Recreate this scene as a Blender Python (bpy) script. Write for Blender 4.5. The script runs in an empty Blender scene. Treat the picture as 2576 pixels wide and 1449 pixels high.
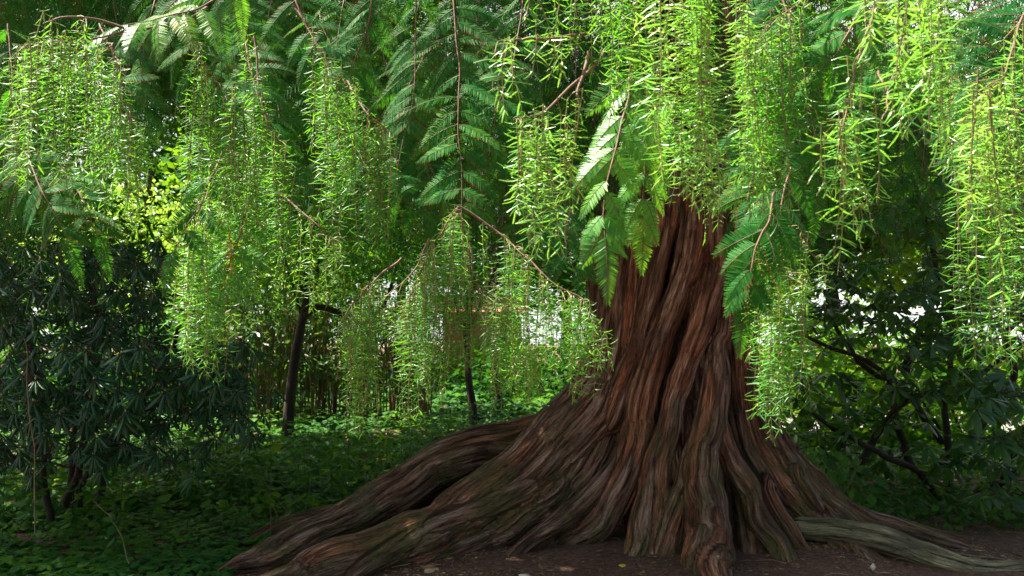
import bpy, math, random
import numpy as np
from mathutils import Vector

# ---------------------------------------------------------------- camera, sky, sun, exposure
scene = bpy.context.scene
PITCH = math.radians(3.35)
EYE = np.array([0.0, 0.0, 1.5])
F = 2231.0                      # focal length in pixels of a 2576 px wide frame
cam_d = bpy.data.cameras.new('camera')
cam = bpy.data.objects.new('camera', cam_d)
scene.collection.objects.link(cam)
cam.location = EYE
cam.rotation_euler = (math.pi / 2 + PITCH, 0, 0)
cam_d.sensor_width = 36.0
cam_d.lens = F / 2576 * 36.0
cam_d.clip_start = 0.05
cam_d.clip_end = 1000
cam_d.dof.use_dof = True
cam_d.dof.focus_distance = 4.3
cam_d.dof.aperture_fstop = 6.3
scene.camera = cam

SUN = Vector((-0.48, 0.06, 0.87)).normalized()       # direction towards the sun
SUN_EL = math.asin(SUN.z)
SUN_AZ = math.atan2(SUN.x, SUN.y)                    # clockwise from +Y
world = bpy.data.worlds.new('World')
scene.world = world
world.use_nodes = True
wn = world.node_tree.nodes
wl = world.node_tree.links
bg = wn['Background']
sky = wn.new('ShaderNodeTexSky')
sky.sky_type = 'NISHITA'
sky.sun_disc = False
sky.sun_elevation = SUN_EL
sky.sun_rotation = SUN_AZ
sky.air_density = 1.0
sky.dust_density = 5.0
sky.ozone_density = 1.0
# bright broken cloud low in the sky ahead
wtc = wn.new('ShaderNodeTexCoord')
wno = wn.new('ShaderNodeTexNoise'); wno.inputs['Scale'].default_value = 2.2; wno.inputs['Detail'].default_value = 6
wl.new(wtc.outputs['Generated'], wno.inputs['Vector'])
wmr = wn.new('ShaderNodeMapRange'); wmr.inputs[1].default_value = .28; wmr.inputs[2].default_value = .46
wl.new(wno.outputs['Fac'], wmr.inputs[0])
wsp = wn.new('ShaderNodeSeparateXYZ'); wl.new(wtc.outputs['Generated'], wsp.inputs[0])
wfy = wn.new('ShaderNodeMapRange'); wfy.inputs[1].default_value = .25; wfy.inputs[2].default_value = .7
wl.new(wsp.outputs[1], wfy.inputs[0])
wmu = wn.new('ShaderNodeMath'); wmu.operation = 'MULTIPLY'
wl.new(wmr.outputs[0], wmu.inputs[0]); wl.new(wfy.outputs[0], wmu.inputs[1])
wmx = wn.new('ShaderNodeMix'); wmx.data_type = 'RGBA'
wl.new(wmu.outputs[0], wmx.inputs[0]); wl.new(sky.outputs[0], wmx.inputs[6]); wmx.inputs[7].default_value = (9.5, 9.6, 9.6, 1)
wl.new(wmx.outputs[2], bg.inputs[0])
bg.inputs[1].default_value = 0.05
sl = bpy.data.lights.new('sun', 'SUN')
sl.energy = 5.0
sl.angle = math.radians(0.53)
sl.color = (1.0, 0.93, 0.80)
so = bpy.data.objects.new('sun', sl)
so.rotation_euler = SUN.to_track_quat('Z', 'Y').to_euler()
scene.collection.objects.link(so)
scene.view_settings.view_transform = 'Standard'
scene.view_settings.look = 'None'
scene.view_settings.gamma = 1.0
scene.view_settings.exposure = 2.0
scene.cycles.max_bounces = 8
scene.cycles.diffuse_bounces = 4
scene.cycles.transmission_bounces = 6
scene.cycles.sample_clamp_indirect = 6.0
scene.cycles.use_adaptive_sampling = True

# ---------------------------------------------------------------- helpers
rng = np.random.default_rng(7)
FW = np.array([0, math.cos(PITCH), math.sin(PITCH)])
UP = np.array([0, -math.sin(PITCH), math.cos(PITCH)])
RT = np.array([1.0, 0, 0])


def P(u, v, d):
    """point of the place seen at (u, v) of the 2576 px frame, d metres ahead"""
    r = FW + UP * (-(v - 724.5) / F) + RT * ((u - 1288.0) / F)
    return EYE + r * (d / r[1])


def vnoise(p, seed=0):
    """vectorised 3-D value noise, -1..1"""
    p = np.asarray(p, float)
    i = np.floor(p).astype(np.int64)
    f = p - i
    f = f * f * (3 - 2 * f)
    def h(ix, iy, iz):
        n = (ix * 374761393 + iy * 668265263 + iz * 2147483647 + seed * 974711) & 0xffffffff
        n = ((n ^ (n >> 13)) * 1274126177) & 0xffffffff
        n = (n ^ (n >> 16)) & 0xffff
        return n / 32767.5 - 1
    r = 0
    for dx in (0, 1):
        wx = f[..., 0] if dx else 1 - f[..., 0]
        for dy in (0, 1):
            wy = f[..., 1] if dy else 1 - f[..., 1]
            for dz in (0, 1):
                wz = f[..., 2] if dz else 1 - f[..., 2]
                r = r + wx * wy * wz * h(i[..., 0] + dx, i[..., 1] + dy, i[..., 2] + dz)
    return r


def gz(x, y):
    """height of the ground"""
    x = np.asarray(x, float); y = np.asarray(y, float)
    q = np.stack([x, y, 0 * x], -1)
    h = 0.05 * vnoise(q * 0.5, 3) + 0.02 * vnoise(q * 1.9, 4)
    h = h + 0.012 * np.clip(y - 8, 0, 40) * np.clip((9 - x) / 9, 0, 1)
    d2 = (x - 1.35) ** 2 + (y - 7.3) ** 2
    return h + 0.06 * np.exp(-d2 / 3.0)


def norm(a):
    a = np.asarray(a, float)
    return a / (np.linalg.norm(a, axis=-1, keepdims=True) + 1e-9)


def frames(x, up):
    """stack of 3x3 matrices whose columns are x, y, z with z near up"""
    x = norm(x)
    y = norm(np.cross(up, x))
    z = np.cross(x, y)
    return np.stack([x, y, z], -1)


class Cloud:
    """collects many small pieces and links them as ONE mesh object"""
    def __init__(self):
        self.v = []; self.f = []; self.t = []; self.m = []; self.n = 0; self.c = []

    def add(self, v, f, t=None, m=0, c=None):
        v = np.asarray(v, float).reshape(-1, 3)
        f = np.asarray(f, np.int64).reshape(-1, 4)
        self.v.append(v); self.f.append(f + self.n)
        self.t.append(np.zeros(len(v)) if t is None else np.asarray(t, float).reshape(-1))
        self.c.append(np.zeros(len(v)) if c is None else np.asarray(c, float).reshape(-1))
        self.m.append(np.full(len(f), m, np.int32)); self.n += len(v)

    def inst(self, tpl, R, T, S=None, m=0, c=None):
        tv, tf, tt = tpl
        T = np.asarray(T, float).reshape(-1, 3); N = len(T)
        if N == 0: return
        vv = np.broadcast_to(tv, (N,) + tv.shape)
        if S is not None:
            S = np.asarray(S, float)
            vv = vv * (S[:, None, None] if S.ndim == 1 else S[:, None, :])
        w = np.einsum('nij,nkj->nki', R, vv) + T[:, None, :]
        k = len(tv)
        ff = tf[None] + (np.arange(N) * k)[:, None, None]
        cc = None if c is None else np.repeat(np.asarray(c, float), k)
        self.add(w.reshape(-1, 3), ff.reshape(-1, 4), np.tile(tt, N), m, cc)

    def tube(self, pts, rad, sides=4, m=0, cap=False):
        pts = np.asarray(pts, float); n = len(pts)
        rad = np.broadcast_to(np.asarray(rad, float), (n,))
        d = norm(np.gradient(pts, axis=0))
        ref = np.array([0.3, 0.9, 0.1]) if abs(d[0, 2]) > .6 else np.array([0.05, 0.1, 1.0])
        a = norm(np.cross(d, ref)); b = np.cross(d, a)
        th = np.arange(sides) * 2 * math.pi / sides
        ring = pts[:, None] + rad[:, None, None] * (a[:, None] * np.cos(th)[None, :, None] + b[:, None] * np.sin(th)[None, :, None])
        i = np.arange(n - 1)[:, None] * sides; j = np.arange(sides)[None]
        j2 = (j + 1) % sides
        f = np.stack([i + j, i + j2, i + sides + j2, i + sides + j], -1)
        self.add(ring.reshape(-1, 3), f.reshape(-1, 4), np.repeat(np.linspace(0, 1, n), sides), m)

    def build(self, name, mats, parent=None, smooth=True):
        if not self.v: return None
        me = bpy.data.meshes.new(name)
        v = np.concatenate(self.v); f = np.concatenate(self.f)
        me.vertices.add(len(v)); me.vertices.foreach_set('co', v.astype(np.float32).ravel())
        me.loops.add(f.size); me.loops.foreach_set('vertex_index', f.astype(np.int32).ravel())
        me.polygons.add(len(f)); me.polygons.foreach_set('loop_start', (np.arange(len(f)) * 4).astype(np.int32))
        me.update(calc_edges=True)
        me.polygons.foreach_set('material_index', np.concatenate(self.m))
        me.polygons.foreach_set('use_smooth', np.full(len(f), smooth))
        for nm, dat in (('t', self.t), ('c', self.c)):
            at = me.attributes.new(nm, 'FLOAT', 'POINT')
            at.data.foreach_set('value', np.concatenate(dat).astype(np.float32))
        for m in mats: me.materials.append(m)
        me.update()
        o = bpy.data.objects.new(name, me)
        scene.collection.objects.link(o)
        if parent is not None: o.parent = parent
        return o


def empty(name, label, cat, group=None):
    o = bpy.data.objects.new(name, None)
    scene.collection.objects.link(o)
    return tag(o, label, cat, group)


def tag(o, label=None, cat=None, group=None, kind=None):
    if label: o['label'] = label
    if cat: o['category'] = cat
    if group: o['group'] = group
    if kind: o['kind'] = kind
    return o


def smooth_path(pts, n):
    """Catmull-Rom resampling of a polyline (any number of columns)"""
    p = np.asarray(pts, float)
    if len(p) == 2:
        return p[0] + (p[1] - p[0]) * np.linspace(0, 1, n)[:, None]
    q = np.vstack([2 * p[0] - p[1], p, 2 * p[-1] - p[-2]])
    s = np.linspace(0, len(p) - 1 - 1e-6, n); i = s.astype(int); t = (s - i)[:, None]
    a, b, c, d = q[i], q[i + 1], q[i + 2], q[i + 3]
    return .5 * ((2 * b) + (-a + c) * t + (2 * a - 5 * b + 4 * c - d) * t ** 2 + (-a + 3 * b - 3 * c + d) * t ** 3)


def wiggle(path, amp, freq, seed):
    q = np.arange(len(path))[:, None] * np.array([freq, 0, 0])
    w = np.stack([vnoise(q + k * 17.3, seed) for k in range(3)], -1)
    w[0] = 0
    return path + amp * w


# ---- leaf templates: (vertices, quads, t) with x the length axis, z the face normal
def strip(w, seg, bend, taper=.5, fold=0.0):
    xs = np.linspace(0, 1, seg + 1)
    prof = np.clip(np.minimum(xs / .12 + .35, 1) * (1 - taper * xs ** 3), .15, 1)
    prof[-1] = .25
    z = -bend * xs ** 2
    v = []
    for x, p, zz in zip(xs, prof, z):
        v += [(x, -w * p / 2, zz), (x, w * p / 2, zz)]
    f = [(2 * i, 2 * i + 2, 2 * i + 3, 2 * i + 1) for i in range(seg)]
    return np.array(v), np.array(f), np.repeat(xs, 2)


def oval(w, seg, bend, fold, tipw=.05, peak=.5):
    xs = np.linspace(0, 1, seg + 1)
    pr = np.where(xs < peak, np.sin(xs / peak * math.pi / 2) ** .8, np.cos((xs - peak) / (1 - peak) * math.pi / 2) ** .7)
    pr = np.maximum(pr, tipw)
    v = []
    for x, p in zip(xs, pr):
        z = -bend * x * x
        v += [(x, -w * p / 2, z - fold * p * w), (x, 0, z), (x, w * p / 2, z - fold * p * w)]
    f = []
    for i in range(seg):
        a = 3 * i
        f += [(a, a + 3, a + 4, a + 1), (a + 1, a + 4, a + 5, a + 2)]
    return np.array(v), np.array(f), np.repeat(xs, 3)


NEEDLE = [oval(.115, 3, b, .30, .45, .35) for b in (-.34, -.08, .16, .38)]
NEEDLE_LOW = strip(.18, 1, 0)
LEAFLET = strip(.14, 2, .08)
LEAF_LOW = (np.array([(0, 0, 0), (.5, -.27, -.05), (1, 0, -.12), (.5, .27, -.05)]), np.array([(0, 1, 2, 3)]), np.array([0, .5, 1, .5]))
LEAF_THIN = (np.array([(0, 0, 0), (.5, -.13, -.04), (1, 0, -.15), (.5, .13, -.04)]), np.array([(0, 1, 2, 3)]), np.array([0, .5, 1, .5]))
RHODO = oval(.30, 4, .10, .12, .06, .6)
RHODO_CURL = oval(.17, 4, .16, .5, .06, .6)
OVAL = oval(.62, 3, .12, .15, .05, .4)
BUD = (np.array([(-1, 0, 0), (0, -.62, 0), (0, 0, .62), (0, .62, 0), (0, 0, -.62), (1, 0, 0)]) * .5,
       np.array([(0, 1, 5, 2), (0, 2, 5, 3), (0, 3, 5, 4), (0, 4, 5, 1)]), np.zeros(6))


# ---------------------------------------------------------------- materials
def new_mat(name):
    m = bpy.data.materials.new(name); m.use_nodes = True
    nt = m.node_tree; nt.nodes.clear()
    return m, nt.nodes, nt.links


def ramp(N, stops):
    r = N.new('ShaderNodeValToRGB'); e = r.color_ramp.elements
    while len(e) < len(stops): e.new(.5)
    for el, (p, c) in zip(e, stops):
        el.position = p; el.color = (c[0], c[1], c[2], 1)
    return r


def leaf_mat(name, stops, trans, tmix=.45, rough=.42, tip=None, tipamt=0.0, spec=.5, clump=1.2):
    """leaf: gloss on top, light passing through, colour changing from leaf to leaf"""
    m, N, L = new_mat(name)
    geo = N.new('ShaderNodeNewGeometry')
    tc = N.new('ShaderNodeTexCoord')
    no = N.new('ShaderNodeTexNoise'); no.inputs['Scale'].default_value = clump; no.inputs['Detail'].default_value = 1
    L.new(tc.outputs['Object'], no.inputs['Vector'])
    ad = N.new('ShaderNodeMath'); ad.operation = 'MULTIPLY_ADD'; ad.inputs[1].default_value = .55
    L.new(geo.outputs['Random Per Island'], ad.inputs[0])
    sb = N.new('ShaderNodeMath'); sb.operation = 'MULTIPLY_ADD'; sb.inputs[1].default_value = 1.4; sb.inputs[2].default_value = -.48
    L.new(no.outputs['Fac'], sb.inputs[0]); L.new(sb.outputs[0], ad.inputs[2])
    r = ramp(N, stops); L.new(ad.outputs[0], r.inputs[0])
    col = r.outputs[0]
    tcol = None
    if tip:
        at = N.new('ShaderNodeAttribute'); at.attribute_name = 't'
        tr = N.new('ShaderNodeMapRange'); tr.inputs[1].default_value = .6; tr.inputs[2].default_value = 1.0
        L.new(at.outputs['Fac'], tr.inputs[0])
        n2 = N.new('ShaderNodeTexNoise'); n2.inputs['Scale'].default_value = 5.0
        L.new(tc.outputs['Object'], n2.inputs['Vector'])
        m2 = N.new('ShaderNodeMapRange'); m2.inputs[1].default_value = .47; m2.inputs[2].default_value = .56
        m2.inputs[4].default_value = tipamt
        L.new(n2.outputs['Fac'], m2.inputs[0])
        mu = N.new('ShaderNodeMath'); mu.operation = 'MULTIPLY'
        L.new(tr.outputs[0], mu.inputs[0]); L.new(m2.outputs[0], mu.inputs[1])
        mx = N.new('ShaderNodeMix'); mx.data_type = 'RGBA'
        L.new(mu.outputs[0], mx.inputs[0]); L.new(col, mx.inputs[6]); mx.inputs[7].default_value = (*tip, 1)
        col = mx.outputs[2]
    p = N.new('ShaderNodeBsdfPrincipled')
    L.new(col, p.inputs['Base Color']); p.inputs['Roughness'].default_value = rough
    p.inputs['Specular IOR Level'].default_value = spec
    t = N.new('ShaderNodeBsdfTranslucent')
    tm = N.new('ShaderNodeMix'); tm.data_type = 'RGBA'; tm.inputs[0].default_value = .72
    L.new(col, tm.inputs[6]); tm.inputs[7].default_value = (*trans, 1)
    L.new(tm.outputs[2], t.inputs[0])
    ms = N.new('ShaderNodeMixShader'); ms.inputs[0].default_value = tmix
    L.new(p.outputs[0], ms.inputs[1]); L.new(t.outputs[0], ms.inputs[2])
    out = N.new('ShaderNodeOutputMaterial'); L.new(ms.outputs[0], out.inputs[0])
    return m


def plain(name, c1, c2, scale=8, rough=.8, bump=.3, stretch=(1, 1, 1)):
    m, N, L = new_mat(name)
    tc = N.new('ShaderNodeTexCoord'); mp = N.new('ShaderNodeMapping'); mp.inputs['Scale'].default_value = stretch
    L.new(tc.outputs['Object'], mp.inputs[0])
    no = N.new('ShaderNodeTexNoise'); no.inputs['Scale'].default_value = scale; no.inputs['Detail'].default_value = 6
    L.new(mp.outputs[0], no.inputs['Vector'])
    r = ramp(N, [(.32, c1), (.68, c2)]); L.new(no.outputs['Fac'], r.inputs[0])
    p = N.new('ShaderNodeBsdfPrincipled'); p.inputs['Roughness'].default_value = rough
    L.new(r.outputs[0], p.inputs['Base Color'])
    b = N.new('ShaderNodeBump'); b.inputs['Strength'].default_value = bump; b.inputs['Distance'].default_value = .03
    L.new(no.outputs['Fac'], b.inputs['Height']); L.new(b.outputs[0], p.inputs['Normal'])
    out = N.new('ShaderNodeOutputMaterial'); L.new(p.outputs[0], out.inputs[0])
    return m


M = {}
M['needle'] = leaf_mat('redwood_needle', [(0, (.014, .10, .024)), (.35, (.034, .21, .028)), (.7, (.085, .32, .022)), (.95, (.20, .38, .02)), (1, (.36, .38, .03))],
                       (.27, .68, .025), .42, .40, (.30, .13, .05), .45, spec=.6, clump=3)
M['needle_lit_tone'] = leaf_mat('lit_tone_needle', [(0, (.04, .20, .04)), (.4, (.11, .38, .05)), (.75, (.26, .54, .08)), (1, (.50, .62, .12))],
                            (.36, .76, .05), .36, .27, (.45, .25, .08), .4, spec=.7, clump=3)  # same redwood needles, strong sunlight put into a lighter colour
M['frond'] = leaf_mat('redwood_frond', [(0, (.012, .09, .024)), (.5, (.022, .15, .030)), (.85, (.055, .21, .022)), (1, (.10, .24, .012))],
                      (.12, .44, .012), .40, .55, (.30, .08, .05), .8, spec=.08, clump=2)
M['canopy'] = leaf_mat('canopy_leaf', [(0, (.012, .075, .012)), (1, (.05, .16, .012))], (.16, .40, .01), .38, .7, spec=.04)
M['maple'] = leaf_mat('maple_leaf', [(0, (.07, .18, .02)), (.5, (.16, .33, .03)), (1, (.42, .52, .12))], (.48, .74, .07), .5, .4, spec=.6)
M['bgleaf'] = leaf_mat('background_leaf', [(0, (.015, .09, .012)), (.5, (.045, .18, .012)), (1, (.16, .30, .015))], (.30, .55, .015), .42, .6, spec=.12)
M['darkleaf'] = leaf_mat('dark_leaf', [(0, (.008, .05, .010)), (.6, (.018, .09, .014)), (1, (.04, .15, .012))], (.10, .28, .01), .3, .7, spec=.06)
M['rhodo'] = leaf_mat('rhododendron_leaf', [(0, (.010, .055, .022)), (.5, (.016, .085, .032)), (.95, (.03, .12, .03)), (1, (.22, .20, .02))], (.07, .20, .015), .2, .38, spec=.4)
M['rhodo_r'] = leaf_mat('rhododendron_leaf_green', [(0, (.009, .050, .014)), (.5, (.020, .095, .016)), (.93, (.05, .14, .035)), (1, (.35, .28, .03))], (.24, .50, .015), .34, .36, spec=.5)
M['cover'] = leaf_mat('ground_cover_leaf', [(0, (.012, .065, .016)), (.4, (.030, .13, .020)), (.75, (.07, .20, .018)), (.93, (.12, .27, .015)), (1, (.26, .32, .02))], (.18, .42, .015), .36, .55, spec=.22, clump=.9)
M['yellow'] = leaf_mat('yellow_leaf', [(0, (.35, .22, .02)), (.5, (.48, .38, .03)), (1, (.30, .38, .04))], (.75, .60, .04), .45, .4)
M['bamboo'] = leaf_mat('bamboo_leaf', [(0, (.02, .07, .015)), (.7, (.05, .15, .03)), (1, (.30, .32, .12))], (.20, .34, .03), .3, .3, spec=.7)
M['twig'] = plain('twig_bark', (.10, .048, .028), (.18, .10, .06), 30, .7, .2)
M['greentwig'] = plain('green_twig', (.10, .16, .04), (.34, .24, .10), 30, .6, .1)
M['bud'] = plain('bud', (.34, .44, .16), (.50, .56, .28), 60, .45, .05)
M['limb'] = plain('limb_bark', (.05, .028, .018), (.12, .07, .045), 10, .85, .6, (1, 1, .3))
M['darkbark'] = plain('dark_bark', (.02, .014, .010), (.06, .040, .028), 9, .85, .7, (1, 1, .25))
M['slimbark'] = plain('slim_bark', (.018, .013, .008), (.06, .042, .026), 10, .85, .8, (1, 1, .35))
M['culm'] = plain('culm', (.10, .03, .012), (.26, .13, .06), 6, .5, .1, (4, 4, .5))
M['stalk'] = plain('dry_stalk', (.10, .075, .04), (.24, .18, .10), 14, .8, .1)
M['litter'] = leaf_mat('litter_leaf', [(0, (.06, .03, .015)), (.45, (.20, .10, .05)), (.8, (.42, .26, .13)), (1, (.62, .48, .22))], (.2, .1, .03), .12, .6)


def bark_material(name, moss=1.0, pale=0.0):
    m, N, L = new_mat(name)
    at = N.new('ShaderNodeAttribute'); at.attribute_name = 'bark'
    tc = N.new('ShaderNodeTexCoord'); geo = N.new('ShaderNodeNewGeometry')
    def noise(vec, sc, det, rough=.55, dist=0.0):
        n = N.new('ShaderNodeTexNoise'); n.inputs['Scale'].default_value = sc; n.inputs['Detail'].default_value = det
        n.inputs['Roughness'].default_value = rough; n.inputs['Distortion'].default_value = dist
        L.new(vec, n.inputs['Vector']); return n.outputs['Fac']
    def mp(sx, sy, sz):
        k = N.new('ShaderNodeMapping'); k.inputs['Scale'].default_value = (sx, sy, sz)
        L.new(at.outputs['Vector'], k.inputs[0]); return k.outputs[0]
    def warp(vec, sc, amt):
        n = N.new('ShaderNodeTexNoise'); n.inputs['Scale'].default_value = sc; n.inputs['Detail'].default_value = 3
        L.new(vec, n.inputs['Vector'])
        a = N.new('ShaderNodeVectorMath'); a.operation = 'MULTIPLY_ADD'; a.inputs[1].default_value = (amt, amt, amt)
        L.new(n.outputs['Color'], a.inputs[0]); L.new(vec, a.inputs[2]); return a.outputs[0]
    def cells(vec, feat):
        v = N.new('ShaderNodeTexVoronoi'); v.feature = feat; v.inputs['Scale'].default_value = 1.0
        L.new(vec, v.inputs['Vector']); return v
    v1 = warp(mp(12, 12, 1.0), 1.0, .45); v2 = warp(mp(42, 42, 5.0), 1.0, .7)
    e1 = cells(v1, 'DISTANCE_TO_EDGE').outputs['Distance']; e2 = cells(v2, 'DISTANCE_TO_EDGE').outputs['Distance']
    pc = N.new('ShaderNodeSeparateColor'); L.new(cells(v1, 'F1').outputs['Color'], pc.inputs[0]); plate = pc.outputs[0]
    fib = noise(mp(1, 1, .07), 40, 8, .72, .1)
    flake = noise(mp(1, 1, .5), 34, 7, .75, .4)
    def rng01(x, lo, hi, o0, o1):
        k = N.new('ShaderNodeMapRange'); k.inputs[1].default_value = lo; k.inputs[2].default_value = hi
        k.inputs[3].default_value = o0; k.inputs[4].default_value = o1; L.new(x, k.inputs[0]); return k.outputs[0]
    c1 = rng01(e1, 0, .16, 0, 1); c2 = rng01(e2, 0, .18, 0, 1)
    big = noise(tc.outputs['Object'], 1.9, 4, .6)
    patch = noise(tc.outputs['Object'], 3.1, 6, .65)
    if pale:
        base = ramp(N, [(.30, (.26, .24, .12)), (.5, (.48, .44, .24)), (.70, (.66, .60, .38))])
    else:
        base = ramp(N, [(.34, (.045, .020, .012)), (.43, (.20, .10, .055)), (.50, (.38, .205, .12)), (.57, (.48, .31, .21)), (.68, (.72, .55, .42))])
    L.new(fib, base.inputs[0])
    red = ramp(N, [(.36, (.11, .036, .018)), (.5, (.50, .19, .085)), (.66, (.70, .42, .27))])
    L.new(fib, red.inputs[0])
    rm = N.new('ShaderNodeMapRange'); rm.inputs[1].default_value = .52; rm.inputs[2].default_value = .66
    rm.inputs[4].default_value = .95 if not pale else .1
    L.new(plate, rm.inputs[0])
    mx = N.new('ShaderNodeMix'); mx.data_type = 'RGBA'
    L.new(rm.outputs[0], mx.inputs[0]); L.new(base.outputs[0], mx.inputs[6]); L.new(red.outputs[0], mx.inputs[7])
    # damp dark streaks
    dk = N.new('ShaderNodeMapRange'); dk.inputs[1].default_value = .36; dk.inputs[2].default_value = .52
    dk.inputs[3].default_value = .35; dk.inputs[4].default_value = 1.0
    L.new(big, dk.inputs[0])
    m1 = N.new('ShaderNodeMix'); m1.data_type = 'RGBA'; m1.blend_type = 'MULTIPLY'; m1.inputs[0].default_value = .8
    ck = N.new('ShaderNodeMath'); ck.operation = 'MULTIPLY'
    L.new(rng01(c1, 0, 1, .14, 1), ck.inputs[0]); L.new(rng01(c2, 0, 1, .6, 1), ck.inputs[1])
    ck2 = N.new('ShaderNodeMath'); ck2.operation = 'MULTIPLY'; L.new(ck.outputs[0], ck2.inputs[0]); L.new(dk.outputs[0], ck2.inputs[1])
    L.new(mx.outputs[2], m1.inputs[6]); L.new(ck2.outputs[0], m1.inputs[7])
    # moss: grows low down and on faces turned up
    sep = N.new('ShaderNodeSeparateXYZ'); L.new(geo.outputs['Position'], sep.inputs[0])
    low = N.new('ShaderNodeMapRange'); low.inputs[1].default_value = 1.25; low.inputs[2].default_value = .25
    L.new(sep.outputs[2], low.inputs[0])
    pm = N.new('ShaderNodeMapRange'); pm.inputs[1].default_value = .46; pm.inputs[2].default_value = .62
    L.new(patch, pm.inputs[0])
    mu = N.new('ShaderNodeMath'); mu.operation = 'MULTIPLY'; L.new(low.outputs[0], mu.inputs[0]); L.new(pm.outputs[0], mu.inputs[1])
    mu2 = N.new('ShaderNodeMath'); mu2.operation = 'MULTIPLY'; L.new(mu.outputs[0], mu2.inputs[0]); mu2.inputs[1].default_value = .75 * moss
    mossc = ramp(N, [(.3, (.045, .050, .015)), (.7, (.19, .19, .05))]); L.new(flake, mossc.inputs[0])
    m2 = N.new('ShaderNodeMix'); m2.data_type = 'RGBA'
    L.new(mu2.outputs[0], m2.inputs[0]); L.new(m1.outputs[2], m2.inputs[6]); L.new(mossc.outputs[0], m2.inputs[7])
    # blue-green lichen, a few patches
    li = noise(tc.outputs['Object'], 1.25, 7, .6)
    lm = N.new('ShaderNodeMapRange'); lm.inputs[1].default_value = .64; lm.inputs[2].default_value = .70; lm.inputs[4].default_value = .8
    L.new(li, lm.inputs[0])
    lf = N.new('ShaderNodeMath'); lf.operation = 'MULTIPLY'; L.new(lm.outputs[0], lf.inputs[0]); L.new(flake, lf.inputs[1])
    m3 = N.new('ShaderNodeMix'); m3.data_type = 'RGBA'
    L.new(lf.outputs[0], m3.inputs[0]); L.new(m2.outputs[2], m3.inputs[6]); m3.inputs[7].default_value = (.16, .25, .19, 1)
    p = N.new('ShaderNodeBsdfPrincipled'); p.inputs['Roughness'].default_value = .78
    p.inputs['Specular IOR Level'].default_value = .3
    L.new(m3.outputs[2], p.inputs['Base Color'])
    prev = None
    for src, st, di in ((c1, .9, .03), (c2, .8, .012), (fib, .8, .03), (flake, .4, .015)):
        b3 = N.new('ShaderNodeBump'); b3.inputs['Strength'].default_value = st; b3.inputs['Distance'].default_value = di
        L.new(src, b3.inputs['Height'])
        if prev: L.new(prev.outputs[0], b3.inputs['Normal'])
        prev = b3
    L.new(b3.outputs[0], p.inputs['Normal'])
    out = N.new('ShaderNodeOutputMaterial'); L.new(p.outputs[0], out.inputs[0])
    return m


M['bark'] = bark_material('redwood_bark')
M['palebark'] = bark_material('pale_root_bark', .6, 1.0)


def ground_material():
    m, N, L = new_mat('woodland_soil')
    tc = N.new('ShaderNodeTexCoord')
    def noise(sc, det, ro=.6):
        n = N.new('ShaderNodeTexNoise'); n.inputs['Scale'].default_value = sc; n.inputs['Detail'].default_value = det
        n.inputs['Roughness'].default_value = ro
        L.new(tc.outputs['Object'], n.inputs['Vector']); return n.outputs['Fac']
    a = noise(1.3, 6); b = noise(26, 8, .7); c = noise(110, 4, .7)
    r1 = ramp(N, [(.3, (.065, .032, .020)), (.5, (.17, .085, .050)), (.7, (.30, .17, .10))]); L.new(b, r1.inputs[0])
    r2 = ramp(N, [(.4, (.45, .42, .42)), (.65, (1, 1, 1))]); L.new(a, r2.inputs[0])
    mx = N.new('ShaderNodeMix'); mx.data_type = 'RGBA'; mx.blend_type = 'MULTIPLY'; mx.inputs[0].default_value = .8
    L.new(r1.outputs[0], mx.inputs[6]); L.new(r2.outputs[0], mx.inputs[7])
    p = N.new('ShaderNodeBsdfPrincipled'); p.inputs['Roughness'].default_value = .9
    L.new(mx.outputs[2], p.inputs['Base Color'])
    b1 = N.new('ShaderNodeBump'); b1.inputs['Strength'].default_value = .9; b1.inputs['Distance'].default_value = .03; L.new(b, b1.inputs['Height'])
    b2 = N.new('ShaderNodeBump'); b2.inputs['Strength'].default_value = .8; b2.inputs['Distance'].default_value = .008; L.new(c, b2.inputs['Height'])
    L.new(b1.outputs[0], b2.inputs['Normal']); L.new(b2.outputs[0], p.inputs['Normal'])
    out = N.new('ShaderNodeOutputMaterial'); L.new(p.outputs[0], out.inputs[0])
    return m


M['soil'] = ground_material()
M['gravel'] = plain('gravel', (.14, .13, .125), (.26, .24, .23), 30, .9, .4)
M['grass'] = leaf_mat('grass_blade', [(0, (.07, .16, .02)), (1, (.16, .30, .03))], (.35, .55, .03), .4, .5)


# ---------------------------------------------------------------- ground, path
def grid_sheet(name, xs, ys, mat, lift=0.0):
    X, Y = np.meshgrid(xs, ys)
    V = np.stack([X, Y, gz(X, Y) + lift], -1)
    c = Cloud(); nx = len(xs)
    i = np.arange(len(ys) - 1)[:, None] * nx; j = np.arange(nx - 1)[None]
    f = np.stack([i + j, i + j + 1, i + nx + j + 1, i + nx + j], -1)
    c.add(V.reshape(-1, 3), f.reshape(-1, 4))
    return c.build(name, [mat])


def spread(a, b, near, far_a, far_b, step):
    mid = np.arange(near[0], near[1], step)
    l = near[0] - np.geomspace(step, near[0] - far_a, 26)[::-1]
    r = near[1] + np.geomspace(step, far_b - near[1], 26)
    return np.concatenate([l, mid, r])


tag(grid_sheet('ground', spread(0, 0, (-7, 7), -160, 160, .09), spread(0, 0, (3.5, 12), -60, 260, .09), M['soil']), kind='structure')
tag(grid_sheet('path', np.linspace(3.0, 24, 60), np.linspace(14.2, 17.2, 16), M['gravel'], .012), kind='structure')

# ---------------------------------------------------------------- the great redwood
tree = empty('dawn_redwood', 'huge fluted reddish-brown conifer with spreading buttress roots and long hanging green sprays', 'tree')

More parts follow.
